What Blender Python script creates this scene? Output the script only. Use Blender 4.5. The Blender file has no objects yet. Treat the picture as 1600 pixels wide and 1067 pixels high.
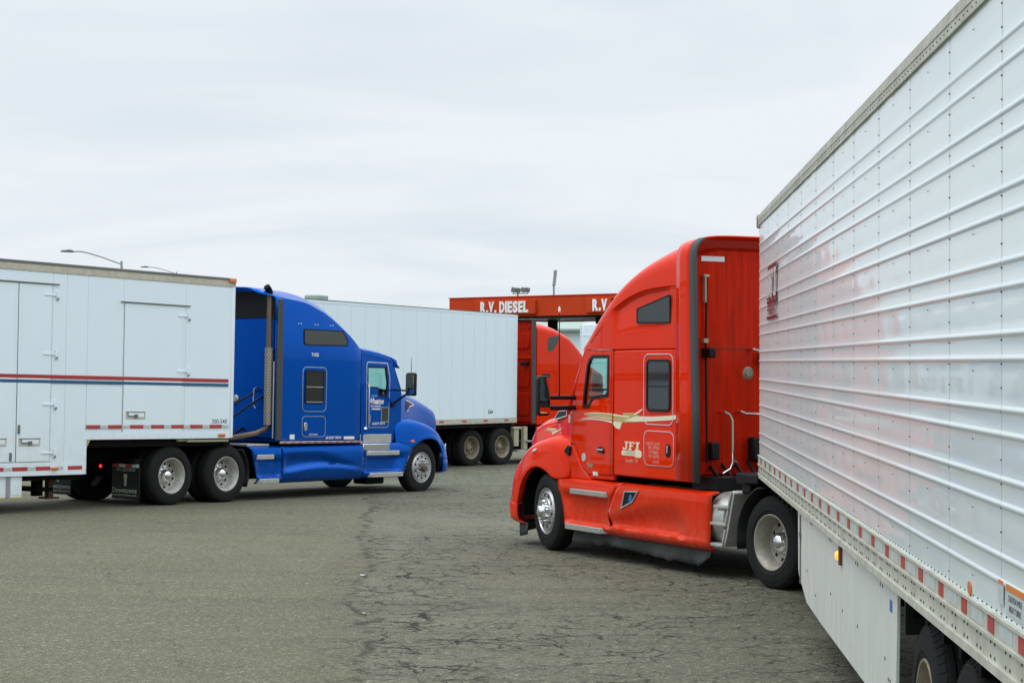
import bpy, math, random
import numpy as np
from mathutils import Vector, Matrix
from mathutils.geometry import tessellate_polygon
random.seed(7)
C = bpy.context.scene.collection
SC = bpy.context.scene
R = math.radians
PI = math.pi

# ------------------------------------------------------------------ camera, sky, sun, exposure
EYE = 2.35
cam_d = bpy.data.cameras.new('camera'); cam = bpy.data.objects.new('camera', cam_d); C.objects.link(cam)
cam_d.sensor_width = 36; cam_d.lens = 66.04; cam_d.clip_end = 6000; cam_d.clip_start = 0.1
cam_d.shift_y = 51.5/1600
cam.location = (0, 0, EYE); cam.rotation_euler = (R(90), 0, 0)
SC.camera = cam
SUN_EL, SUN_AZ = 68, 245           # azimuth clockwise from +Y: high, behind the camera and to its left
w = bpy.data.worlds.new('World'); SC.world = w; w.use_nodes = True
nt = w.node_tree; nt.nodes.clear()
def N(t, tp, **kw):
    n = t.nodes.new(tp)
    for k, v in kw.items(): setattr(n, k, v)
    return n
out = N(nt, 'ShaderNodeOutputWorld'); bg = N(nt, 'ShaderNodeBackground'); bg.inputs['Strength'].default_value = 0.1
sky = N(nt, 'ShaderNodeTexSky', sky_type='NISHITA'); sky.sun_disc = False
sky.sun_elevation = R(SUN_EL); sky.sun_rotation = R(SUN_AZ); sky.dust_density = 3.0
tc = N(nt, 'ShaderNodeTexCoord'); sep = N(nt, 'ShaderNodeSeparateXYZ'); nt.links.new(tc.outputs['Generated'], sep.inputs[0])
def mth(t, op, a, b=None, c=None):
    n = N(t, 'ShaderNodeMath', operation=op)
    for i, x in enumerate((a, b, c)):
        if x is None: continue
        if isinstance(x, (int, float)): n.inputs[i].default_value = x
        else: t.links.new(x, n.inputs[i])
    return n.outputs[0]
zc = mth(nt, 'ADD', mth(nt, 'MAXIMUM', sep.outputs[2], 0.0), 0.17)      # clouds lie on a flat deck overhead
cx = mth(nt, 'DIVIDE', sep.outputs[0], zc); cy = mth(nt, 'DIVIDE', sep.outputs[1], zc)
cmb = N(nt, 'ShaderNodeCombineXYZ'); nt.links.new(cx, cmb.inputs[0]); nt.links.new(cy, cmb.inputs[1])
mp = N(nt, 'ShaderNodeMapping'); mp.inputs['Scale'].default_value = (0.85, 1.25, 1); mp.inputs['Location'].default_value = (3.1, 0.4, 0)
nt.links.new(cmb.outputs[0], mp.inputs[0])
nz = N(nt, 'ShaderNodeTexNoise'); nz.inputs['Scale'].default_value = 1.0; nz.inputs['Detail'].default_value = 5; nz.inputs['Roughness'].default_value = 0.5
nz.inputs['Distortion'].default_value = 1.1
nt.links.new(mp.outputs[0], nz.inputs['Vector'])
ramp = N(nt, 'ShaderNodeValToRGB')
ramp.color_ramp.elements[0].position = 0.36; ramp.color_ramp.elements[0].color = (7.45, 8.22, 8.95, 1)
ramp.color_ramp.elements[1].position = 0.60; ramp.color_ramp.elements[1].color = (8.62, 9.12, 9.60, 1)
nt.links.new(nz.outputs['Fac'], ramp.inputs[0])
mix = N(nt, 'ShaderNodeMix', data_type='RGBA'); mix.inputs[0].default_value = 0.965
# an overcast sky is about twice as bright overhead as near the horizon
zen = N(nt, 'ShaderNodeMapRange', interpolation_type='SMOOTHSTEP'); zen.inputs[1].default_value = 0.15; zen.inputs[2].default_value = 0.95; zen.inputs[3].default_value = 1.0; zen.inputs[4].default_value = 2.4
nt.links.new(sep.outputs[2], zen.inputs[0])
grad = N(nt, 'ShaderNodeVectorMath', operation='SCALE'); nt.links.new(ramp.outputs[0], grad.inputs[0]); nt.links.new(zen.outputs[0], grad.inputs['Scale'])
nt.links.new(sky.outputs[0], mix.inputs[6]); nt.links.new(grad.outputs[0], mix.inputs[7])
nt.links.new(mix.outputs[2], bg.inputs['Color']); nt.links.new(bg.outputs[0], out.inputs[0])
sun_d = bpy.data.lights.new('sun', 'SUN'); sun_d.energy = 0.8; sun_d.angle = R(28); sun_d.color = (1, 0.97, 0.93)
sun = bpy.data.objects.new('sun', sun_d); C.objects.link(sun)
az = R(SUN_AZ); el = R(SUN_EL)
sd = Vector((math.sin(az)*math.cos(el), math.cos(az)*math.cos(el), math.sin(el)))
sun.rotation_euler = sd.to_track_quat('Z', 'Y').to_euler(); sun.location = (0, 0, 30)
SC.view_settings.view_transform = 'Standard'; SC.view_settings.look = 'None'
SC.view_settings.exposure = 0.0; SC.view_settings.gamma = 1.0; SC.view_settings.use_curve_mapping = False

# ------------------------------------------------------------------ mesh helpers
class MB:
    def __init__(self): self.v = []; self.f = []; self.m = []
    def add(self, vs, fs, mi=0):
        b = len(self.v); self.v += [tuple(p) for p in vs]
        self.f += [tuple(i+b for i in q) for q in fs]; self.m += [mi]*len(fs)
        return self
    def box(self, x0, x1, y0, y1, z0, z1, mi=0):
        v = [(x, y, z) for x in (x0, x1) for y in (y0, y1) for z in (z0, z1)]
        return self.add(v, [(0,1,3,2),(4,6,7,5),(0,4,5,1),(2,3,7,6),(0,2,6,4),(1,5,7,3)], mi)
    def cbox(self, c, s, mi=0):
        return self.box(c[0]-s[0]/2, c[0]+s[0]/2, c[1]-s[1]/2, c[1]+s[1]/2, c[2]-s[2]/2, c[2]+s[2]/2, mi)
    def prism(self, poly, a, b, axis='y', holes=(), mi=0):
        """polygon (two coords) extruded along axis; y: (x,z), x: (y,z), z: (x,y)"""
        def P(p, t): return {'y': (p[0], t, p[1]), 'x': (t, p[0], p[1]), 'z': (p[0], p[1], t)}[axis]
        loops = [list(poly)] + [list(h) for h in holes]
        flat = [p for l in loops for p in l]; n = len(flat)
        tris = tessellate_polygon([[Vector((p[0], p[1], 0)) for p in l] for l in loops]) if (holes or len(poly) > 4) else None
        vs = [P(p, a) for p in flat] + [P(p, b) for p in flat]
        if holes: fs = [tuple(t) for t in tris] + [tuple(i+n for i in reversed(t)) for t in tris]
        else: fs = [tuple(range(n)), tuple(range(2*n-1, n-1, -1))]
        o = 0
        for l in loops:
            k = len(l)
            fs += [(o+i, o+(i+1) % k, n+o+(i+1) % k, n+o+i) for i in range(k)]
            o += k
        return self.add(vs, fs, mi)
    def tube(self, path, r, n=10, cap=True, mi=0):
        pts = [Vector(p) for p in path]; rs = r if isinstance(r, (list, tuple)) else [r]*len(pts)
        rings = []; up = None
        for i, p in enumerate(pts):
            d = (pts[min(i+1, len(pts)-1)] - pts[max(i-1, 0)]).normalized()
            if up is None:
                up = Vector((0, 0, 1)) if abs(d.z) < 0.9 else Vector((1, 0, 0))
            s = d.cross(up).normalized(); up = s.cross(d).normalized()
            rings.append([p + (s*math.cos(2*PI*k/n) + up*math.sin(2*PI*k/n))*rs[i] for k in range(n)])
        return self.loft(rings, cap, mi)
    def loft(self, rings, cap=True, mi=0, closed=True):
        n = len(rings[0]); vs = [p for r in rings for p in r]; fs = []
        for i in range(len(rings)-1):
            for k in range(n if closed else n-1):
                k2 = (k+1) % n
                fs.append((i*n+k, i*n+k2, (i+1)*n+k2, (i+1)*n+k))
        if cap and closed: fs += [tuple(range(n-1, -1, -1)), tuple((len(rings)-1)*n+k for k in range(n))]
        return self.add(vs, fs, mi)
    def lathe(self, prof, c=(0,0,0), n=36, axis='y', mi=0, cap=False):
        rings = []
        for r, t in prof:
            ring = []
            for k in range(n):
                a = 2*PI*k/n; p, q = r*math.cos(a), r*math.sin(a)
                ring.append({'y': (c[0]+p, c[1]+t, c[2]+q), 'x': (c[0]+t, c[1]+p, c[2]+q), 'z': (c[0]+p, c[1]+q, c[2]+t)}[axis])
            rings.append(ring)
        return self.loft(rings, cap, mi)
    def surf(self, fn, nu, nv, mi=0):
        vs = [fn(i/nu, j/nv) for i in range(nu+1) for j in range(nv+1)]
        fs = [(i*(nv+1)+j, (i+1)*(nv+1)+j, (i+1)*(nv+1)+j+1, i*(nv+1)+j+1) for i in range(nu) for j in range(nv)]
        return self.add(vs, fs, mi)
    def warp(self, fn): self.v = [tuple(fn(*p)) for p in self.v]; return self
    def mirror_y(self):
        n = len(self.v); self.v += [(x, -y, z) for x, y, z in self.v]
        self.f += [tuple(i+n for i in reversed(q)) for q in self.f]; self.m += list(self.m)
        return self
    def mesh(self, name, mats, angle=38):
        me = bpy.data.meshes.new(name); me.from_pydata(self.v, [], self.f)
        for m in (mats if isinstance(mats, (list, tuple)) else [mats]): me.materials.append(m)
        if any(self.m): me.polygons.foreach_set('material_index', self.m)
        me.polygons.foreach_set('use_smooth', [True]*len(me.polygons))
        import bmesh
        bm = bmesh.new(); bm.from_mesh(me); bmesh.ops.recalc_face_normals(bm, faces=bm.faces); bm.to_mesh(me); bm.free()
        me.set_sharp_from_angle(angle=R(angle)); me.update()
        return me
def link(name, data, parent=None, loc=None, rot=None):
    o = bpy.data.objects.new(name, data); C.objects.link(o)
    if parent: o.parent = parent
    if loc: o.location = loc
    if rot: o.rotation_euler = rot
    return o
def part(name, mb, mats, parent, bevel=0, solid=0, angle=38, loc=None, rot=None, label=None, seg=2):
    o = link(name, mb.mesh(name, mats, angle), parent, loc, rot)
    if solid:
        m = o.modifiers.new('solid', 'SOLIDIFY'); m.thickness = solid; m.offset = 0
    if bevel:
        m = o.modifiers.new('bevel', 'BEVEL'); m.width = bevel; m.segments = seg; m.limit_method = 'ANGLE'; m.angle_limit = R(38)
    if label: o['label'] = label
    return o
def tag(o, label=None, cat=None, group=None, kind=None):
    for k, v in (('label', label), ('category', cat), ('group', group), ('kind', kind)):
        if v: o[k] = v
    return o
def thing(name, O, a, p, r, label, cat, group=None):
    """an Empty on the ground; local x forward, y left, z up; heading a clockwise from +Y, pitch p, roll r"""
    a, p, r = R(a), R(p), R(r)
    f = Vector((math.sin(a)*math.cos(p), math.cos(a)*math.cos(p), math.sin(p)))
    l = Vector((-math.cos(a), math.sin(a), 0)); u = f.cross(l)
    l2 = l*math.cos(r) + u*math.sin(r); u2 = f.cross(l2)
    M = Matrix((f, l2, u2)).transposed()
    o = bpy.data.objects.new(name, None); C.objects.link(o); o.empty_display_size = 0.3
    o.location = O; o.rotation_euler = M.to_euler()
    return tag(o, label, cat, group)
def interp(xs, ys, x): return float(np.interp(x, xs, ys))
def sm(a, b, x):
    t = min(1, max(0, (x-a)/(b-a))); return t*t*(3-2*t)
def spline(pts, n):
    """Catmull-Rom through 2-D points, n samples per span"""
    P = [np.array(p, float) for p in pts]; P = [2*P[0]-P[1]] + P + [2*P[-1]-P[-2]]; o = []
    for i in range(1, len(P)-2):
        for k in range(n):
            t = k/n
            o.append(tuple(0.5*((2*P[i]) + (-P[i-1]+P[i+1])*t + (2*P[i-1]-5*P[i]+4*P[i+1]-P[i+2])*t*t + (-P[i-1]+3*P[i]-3*P[i+1]+P[i+2])*t**3)))
    o.append(tuple(P[-2])); return o
def rrect(x0, x1, z0, z1, r, n=5):
    o = []
    for cx, cz, a0 in ((x1-r, z1-r, 0), (x0+r, z1-r, 90), (x0+r, z0+r, 180), (x1-r, z0+r, 270)):
        for k in range(n+1):
            a = R(a0+90*k/n); o.append((cx+r*math.cos(a), cz+r*math.sin(a)))
    return o
def offset_poly(poly, d):
    """shrink (d>0) / grow (d<0) a convex-ish polygon"""
    P = [Vector((p[0], p[1])) for p in poly]; n = len(P)
    A = sum(P[i].x*P[(i+1) % n].y - P[(i+1) % n].x*P[i].y for i in range(n)); s = 1 if A > 0 else -1
    o = []
    for i in range(n):
        e1 = (P[i]-P[i-1]); e2 = (P[(i+1) % n]-P[i])
        if e1.length < 1e-6 or e2.length < 1e-6: o.append(tuple(P[i])); continue
        e1.normalize(); e2.normalize()
        n1 = Vector((-e1.y, e1.x))*s; n2 = Vector((-e2.y, e2.x))*s; b = (n1+n2)
        k = max(0.35, 1 + n1.dot(n2)); b = b/k
        o.append((P[i].x+b.x*d, P[i].y+b.y*d))
    return o
_txt = {}
def text2d(s, size, bold=0.0, shear=0.0, sx=1.0):
    k = (s, size, bold, shear, sx)
    if k in _txt: return _txt[k]
    cu = bpy.data.curves.new('t', 'FONT'); cu.body = s; cu.size = size; cu.offset = bold*size; cu.shear = shear
    cu.align_x = 'CENTER'; cu.align_y = 'BOTTOM_BASELINE' if False else 'CENTER'; cu.resolution_u = 3
    ob = bpy.data.objects.new('t', cu); C.objects.link(ob)
    dg = bpy.context.evaluated_depsgraph_get(); me = bpy.data.meshes.new_from_object(ob.evaluated_get(dg))
    vs = [(v.co.x*sx, v.co.y) for v in me.vertices]; fs = [tuple(p.vertices) for p in me.polygons]
    bpy.data.objects.remove(ob); bpy.data.curves.remove(cu); bpy.data.meshes.remove(me)
    _txt[k] = (vs, fs); return _txt[k]
def side_text(mb, s, x, z, size, y, bold=0.0, shear=0.0, sx=1.0, mi=0):
    """text on a side plane; reads correctly from outside (left side y>0, right side y<0)"""
    vs, fs = text2d(s, size, bold, shear, sx); sg = -1 if y > 0 else 1
    return mb.add([(x+sg*a, y, z+b) for a, b in vs], fs, mi)
def mbox(*a): return MB().box(*a)

# ------------------------------------------------------------------ materials
def new_mat(name):
    m = bpy.data.materials.new(name); m.use_nodes = True
    return m, m.node_tree, m.node_tree.nodes['Principled BSDF']
def mat(name, col, rough=0.5, metal=0.0, coat=0.0, spec=0.5, var=0.0, vscale=3.0, bump=0.0, bscale=40.0, dirt=None, emit=None, stretch=None, coat_r=0.03, coat_ior=1.5):
    """dirt = (colour, amount, noise scale, z range or None): grime film laid on by noise, in vehicle coordinates"""
    m, t, b = new_mat(name)
    b.inputs['Roughness'].default_value = rough; b.inputs['Metallic'].default_value = metal
    b.inputs['Coat Weight'].default_value = coat; b.inputs['Coat Roughness'].default_value = coat_r; b.inputs['Coat IOR'].default_value = coat_ior
    b.inputs['Specular IOR Level'].default_value = spec
    c4 = (*col, 1); b.inputs['Base Color'].default_value = c4
    tco = N(t, 'ShaderNodeTexCoord').outputs['Object']
    if stretch:
        mpn = N(t, 'ShaderNodeMapping'); mpn.inputs['Scale'].default_value = stretch; t.links.new(tco, mpn.inputs[0]); tcs = mpn.outputs[0]
    else: tcs = tco
    cur = None
    if var:
        n1 = N(t, 'ShaderNodeTexNoise'); n1.inputs['Scale'].default_value = vscale; n1.inputs['Detail'].default_value = 6; n1.inputs['Roughness'].default_value = 0.65
        t.links.new(tcs, n1.inputs['Vector'])
        mx = N(t, 'ShaderNodeMix', data_type='RGBA'); mx.inputs[6].default_value = tuple(c*(1-var) for c in col)+(1,)
        mx.inputs[7].default_value = tuple(min(1, c*(1+var)) for c in col)+(1,)
        t.links.new(n1.outputs['Fac'], mx.inputs[0]); cur = mx.outputs[2]
    if dirt:
        dc, da, ds, zr = dirt
        n2 = N(t, 'ShaderNodeTexNoise'); n2.inputs['Scale'].default_value = ds; n2.inputs['Detail'].default_value = 8; n2.inputs['Roughness'].default_value = 0.7
        t.links.new(tcs, n2.inputs['Vector'])
        f = mth(t, 'MULTIPLY', mth(t, 'SUBTRACT', n2.outputs['Fac'], 0.36), 2.6)
        if zr:
            sp = N(t, 'ShaderNodeSeparateXYZ'); t.links.new(tco, sp.inputs[0])
            mr = N(t, 'ShaderNodeMapRange'); mr.inputs[1].default_value = zr[0]; mr.inputs[2].default_value = zr[1]; mr.inputs[3].default_value = 1; mr.inputs[4].default_value = 0
            t.links.new(sp.outputs[2], mr.inputs[0]); f = mth(t, 'MULTIPLY', f, mr.outputs[0])
        f = N(t, 'ShaderNodeClamp').inputs[0].node if False else f
        cl = N(t, 'ShaderNodeClamp'); t.links.new(f, cl.inputs[0]); f = mth(t, 'MULTIPLY', cl.outputs[0], da)
        mx = N(t, 'ShaderNodeMix', data_type='RGBA'); t.links.new(f, mx.inputs[0])
        if cur: t.links.new(cur, mx.inputs[6])
        else: mx.inputs[6].default_value = c4
        mx.inputs[7].default_value = (*dc, 1); cur = mx.outputs[2]
        rr = mth(t, 'MULTIPLY_ADD', f, 0.5, rough); t.links.new(rr, b.inputs['Roughness'])
        if coat: t.links.new(mth(t, 'MULTIPLY_ADD', f, -coat, coat), b.inputs['Coat Weight'])
    if cur: t.links.new(cur, b.inputs['Base Color'])
    if bump:
        n3 = N(t, 'ShaderNodeTexNoise'); n3.inputs['Scale'].default_value = bscale; n3.inputs['Detail'].default_value = 4
        t.links.new(tcs, n3.inputs['Vector']); bp = N(t, 'ShaderNodeBump'); bp.inputs['Strength'].default_value = bump; bp.inputs['Distance'].default_value = 0.01
        t.links.new(n3.outputs['Fac'], bp.inputs['Height']); t.links.new(bp.outputs[0], b.inputs['Normal'])
    if emit:
        b.inputs['Emission Color'].default_value = (*emit[0], 1); b.inputs['Emission Strength'].default_value = emit[1]
    return m
def glass_mat(name, tint, refl=0.06):
    m = bpy.data.materials.new(name); m.use_nodes = True; t = m.node_tree; t.nodes.clear()
    o = N(t, 'ShaderNodeOutputMaterial'); tr = N(t, 'ShaderNodeBsdfTransparent'); tr.inputs[0].default_value = (*tint, 1)
    gl = N(t, 'ShaderNodeBsdfGlossy'); gl.inputs['Roughness'].default_value = 0.02
    fr = N(t, 'ShaderNodeFresnel')                       # thin pane: same reflectance from both sides
    bf = N(t, 'ShaderNodeNewGeometry').outputs['Backfacing']; t.links.new(mth(t, 'MULTIPLY_ADD', bf, 1/1.5-1.5, 1.5), fr.inputs[0])
    mx = N(t, 'ShaderNodeMixShader'); t.links.new(fr.outputs[0], mx.inputs[0]); t.links.new(tr.outputs[0], mx.inputs[1]); t.links.new(gl.outputs[0], mx.inputs[2])
    t.links.new(mx.outputs[0], o.inputs[0]); return m
DUST = (0.30, 0.25, 0.20)
M = {}
M['red'] = mat('red_paint', (0.73, 0.025, 0.0), 0.4, metal=0.0, coat=1.0, spec=0.0, coat_ior=1.245, var=0.05, vscale=1.5, dirt=((0.45, 0.10, 0.06), 0.35, 7, (0.9, 1.6)))
M['red_low'] = mat('red_paint_dusty', (0.68, 0.026, 0.001), 0.45, metal=0.0, coat=1.0, spec=0.0, coat_ior=1.27, dirt=((0.50, 0.20, 0.14), 0.5, 9, (0.2, 1.15)), stretch=(1, 1, 0.55))
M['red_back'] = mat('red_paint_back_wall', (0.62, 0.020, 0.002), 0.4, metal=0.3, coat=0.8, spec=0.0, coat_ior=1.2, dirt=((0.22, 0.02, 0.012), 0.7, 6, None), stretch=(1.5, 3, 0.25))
M['red_far'] = mat('red_paint_far', (0.70, 0.028, 0.001), 0.4, metal=0.0, coat=1.0, spec=0.0, coat_ior=1.27, var=0.05)
M['blue'] = mat('blue_paint', (0.0, 0.088, 0.46), 0.24, metal=0.6, coat=0.7, spec=0.0, coat_ior=1.18, var=0.08, vscale=1.2, dirt=((0.01, 0.07, 0.28), 0.3, 5, (0.6, 1.6)))
M['blue_low'] = mat('blue_paint_dusty', (0.0, 0.088, 0.46), 0.24, metal=0.6, coat=0.7, spec=0.0, coat_ior=1.18, dirt=((0.08, 0.13, 0.27), 0.4, 6, (0.1, 1.0)))
M['white_gloss'] = mat('white_aluminium_skin', (0.70, 0.79, 0.80), 0.34, spec=0.3, coat=0.46, var=0.03, vscale=2, dirt=((0.50, 0.48, 0.38), 0.30, 1.3, (1.0, 3.0)), coat_r=0.05)
M['white_rail'] = mat('white_rail_weathered', (0.52, 0.53, 0.46), 0.5, var=0.12, vscale=4, dirt=((0.26, 0.24, 0.17), 0.7, 5, None), stretch=(1, 1, 1))
M['skirt'] = mat('white_skirt_panel', (0.66, 0.69, 0.65), 0.42, var=0.05, vscale=3, dirt=((0.36, 0.34, 0.27), 0.6, 5, (0.3, 1.6)), stretch=(2, 1, 0.4))
M['white_van'] = mat('white_painted_skin', (0.77, 0.89, 0.95), 0.38, coat=0.25, var=0.03, vscale=1.3, dirt=((0.50, 0.45, 0.30), 0.38, 5, (0.5, 1.6)), bump=0.10, bscale=2.0, coat_r=0.2)
M['white_bg'] = mat('white_dry_van_skin', (0.75, 0.88, 0.94), 0.4, coat=0.2, var=0.03, vscale=1, coat_r=0.2)
M['cream'] = mat('cream_weathered', (0.55, 0.53, 0.44), 0.55, var=0.12, vscale=5, dirt=((0.25, 0.21, 0.13), 0.5, 9, None))
M['tyre'] = mat('tyre_rubber', (0.009, 0.0095, 0.010), 0.7, spec=0.22, var=0.2, vscale=8, bump=0.15, bscale=60, dirt=((0.028, 0.027, 0.025), 0.45, 6, None))
M['black'] = mat('black_plastic', (0.008, 0.008, 0.009), 0.5, spec=0.25, var=0.2, vscale=6)
M['black_dusty'] = mat('black_dusty_rubber', (0.062, 0.066, 0.064), 0.75, spec=0.2, var=0.4, vscale=9, stretch=(1, 1, 0.5))
M['grey_rubber'] = mat('grey_rubber_edge', (0.055, 0.06, 0.062), 0.6, spec=0.4, var=0.15, vscale=7)
M['chassis'] = mat('black_chassis', (0.005, 0.005, 0.005), 0.7, spec=0.1, var=0.3, vscale=5)
M['chrome'] = mat('chrome', (0.78, 0.79, 0.80), 0.12, metal=1.0)
M['alu'] = mat('brushed_aluminium', (0.58, 0.59, 0.57), 0.38, metal=0.85, var=0.12, vscale=12, dirt=((0.25, 0.23, 0.19), 0.5, 9, None))
M['alu_step'] = mat('step_aluminium_dirty', (0.44, 0.43, 0.38), 0.5, metal=0.6, var=0.2, vscale=14, bump=0.5, bscale=90)
M['rim'] = mat('painted_white_rim', (0.50, 0.50, 0.47), 0.4, metal=0.3, var=0.12, vscale=12, dirt=((0.20, 0.18, 0.14), 0.6, 8, None))
M['rim_tan'] = mat('tan_white_rim', (0.42, 0.40, 0.34), 0.4, metal=0.3, var=0.15, vscale=12, dirt=((0.12, 0.105, 0.08), 0.75, 7, None))
M['rim_brown'] = mat('dirty_tan_rim', (0.32, 0.27, 0.19), 0.5, metal=0.2, var=0.25, vscale=10, dirt=((0.10, 0.08, 0.06), 0.7, 7, None))
M['rim_alu'] = mat('polished_wheel', (0.56, 0.57, 0.58), 0.32, metal=0.9, var=0.12, vscale=10, dirt=((0.18, 0.165, 0.14), 0.5, 9, None))
M['glass'] = glass_mat('cab_glass', (0.70, 0.90, 0.87))
M['glass_dark'] = mat('dark_tinted_glass', (0.012, 0.016, 0.016), 0.06, spec=0.8)
M['glass_olive'] = mat('olive_tinted_glass', (0.035, 0.045, 0.036), 0.12, spec=0.7)
M['mirror'] = mat('mirror_glass', (0.75, 0.8, 0.82), 0.03, metal=1.0)
M['interior'] = mat('cab_interior', (0.035, 0.036, 0.038), 0.8)
M['seat_cloth'] = mat('seat_cloth', (0.05, 0.05, 0.055), 0.9)
M['tape_red'] = mat('red_reflective_tape', (0.42, 0.025, 0.02), 0.45, var=0.15, vscale=20, dirt=((0.3, 0.15, 0.12), 0.5, 14, None))
M['tape_white'] = mat('white_reflective_tape', (0.50, 0.57, 0.58), 0.45, var=0.1, vscale=20, dirt=((0.35, 0.34, 0.28), 0.5, 14, None))
M['stripe_red'] = mat('red_stripe', (0.38, 0.03, 0.025), 0.4, var=0.08)
M['stripe_blue'] = mat('blue_stripe', (0.02, 0.10, 0.20), 0.4, var=0.08)
M['amber'] = mat('amber_lens', (0.62, 0.16, 0.03), 0.25, coat=0.6, spec=0.6)
M['amber_lit'] = mat('amber_lens_lit', (0.9, 0.4, 0.02), 0.3, emit=((1.0, 0.34, 0.01), 1.7))
M['red_lit'] = mat('red_lens_lit', (0.7, 0.02, 0.02), 0.3, emit=((1.0, 0.03, 0.03), 1.1))
M['lens_red'] = mat('red_lens', (0.35, 0.02, 0.02), 0.25, coat=0.6)
M['lens_white'] = mat('clear_lens', (0.75, 0.75, 0.7), 0.2, coat=0.6)
M['gold'] = mat('gold_decal', (0.50, 0.36, 0.10), 0.4, coat=0.5)
M['cream_decal'] = mat('cream_decal', (0.80, 0.72, 0.52), 0.4, coat=0.5)
M['white_decal'] = mat('white_decal', (0.80, 0.80, 0.80), 0.45)
M['salmon_decal'] = mat('pale_red_decal', (0.75, 0.36, 0.28), 0.45)
M['dark_red_decal'] = mat('dark_red_decal', (0.19, 0.010, 0.014), 0.6, spec=0.1)
M['green_decal'] = mat('grey_green_decal', (0.30, 0.36, 0.27), 0.45)
M['black_decal'] = mat('black_decal', (0.03, 0.03, 0.04), 0.5)
M['blue_decal'] = mat('bright_blue_badge', (0.02, 0.16, 0.45), 0.3)
M['steel_brown'] = mat('heat_browned_steel', (0.17, 0.13, 0.095), 0.42, metal=0.7, var=0.3, vscale=4, stretch=(1, 1, 0.4))
M['shield'] = mat('perforated_heat_shield', (0.36, 0.33, 0.28), 0.42, metal=0.5, var=0.35, vscale=30)
M['canopy_red'] = mat('canopy_red_paint', (0.50, 0.052, 0.014), 0.6, spec=0.08, var=0.08, vscale=0.8, bump=0.05, bscale=1)
M['galv'] = mat('galvanised_steel', (0.33, 0.36, 0.37), 0.5, metal=0.5, var=0.1, vscale=4)
M['lamp_grey'] = mat('lamp_housing', (0.14, 0.15, 0.14), 0.5, var=0.1)
M['roof_green'] = mat('pale_green_roof', (0.30, 0.38, 0.34), 0.6, var=0.15, vscale=2)
M['dark_gap'] = mat('dark_joint', (0.05, 0.052, 0.05), 0.8)
M['seam_grey'] = mat('grey_joint', (0.34, 0.37, 0.37), 0.7)
M['seam_pale'] = mat('pale_joint', (0.50, 0.58, 0.59), 0.6)
M['bracket'] = mat('tan_bracket', (0.40, 0.37, 0.26), 0.6, var=0.2, vscale=12)
M['yellow'] = mat('yellow_edge_paint', (0.50, 0.38, 0.08), 0.55, var=0.2, vscale=15)
M['brown'] = mat('red_brown_steel', (0.10, 0.04, 0.03), 0.7, var=0.3, vscale=9)
M['orange'] = mat('orange_print', (0.65, 0.20, 0.03), 0.5)

# ------------------------------------------------------------------ ground
CTRL = [(2.83, 20.6, 0), (.44, 25.1, 0), (5.0, 21.5, 0), (2.6, 26.2, 0), (2.05, 9, 0), (4.5, 9, 0), (2, 13, 0),
        (-5.9, 32.5, .09), (-5.1, 33.3, .07), (-7.9, 33.9, .11), (-1.8, 37.85, -.025), (-3.8, 39.3, 0.0), (-8, 29, .16), (-12, 25, .27),
        (-1.1, 51.2, -.148), (-.25, 52.2, -.155), (-2.9, 52.8, -.14), (2.3, 55.3, -.18), (0.5, 57, -.18)]
def make_height(sig=6.5):
    P = np.array(CTRL, float); d2 = ((P[:, None, :2]-P[None, :, :2])**2).sum(-1)
    A = np.exp(-d2/(2*sig**2)) + np.eye(len(P))*0.02
    wt = np.linalg.solve(A, P[:, 2])
    def g(x, y): return float((np.exp(-((P[:, 0]-x)**2+(P[:, 1]-y)**2)/(2*sig**2))*wt).sum())
    return g
gz = make_height()
def axis(fine0, fine1, step, lo, hi):
    a = list(np.arange(fine0, fine1+.01, step)); s = step
    while a[-1] < hi: s *= 1.5; a.append(a[-1]+s)
    s = step
    while a[0] > lo: s *= 1.5; a.insert(0, a[0]-s)
    return a
gx, gy = axis(-26, 24, 1.0, -2500, 2500), axis(2, 75, 1.0, -2500, 4000)
g = MB(); g.add([(x, y, gz(x, y)) for x in gx for y in gy],
                [(i*len(gy)+j, (i+1)*len(gy)+j, (i+1)*len(gy)+j+1, i*len(gy)+j+1) for i in range(len(gx)-1) for j in range(len(gy)-1)])
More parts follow.
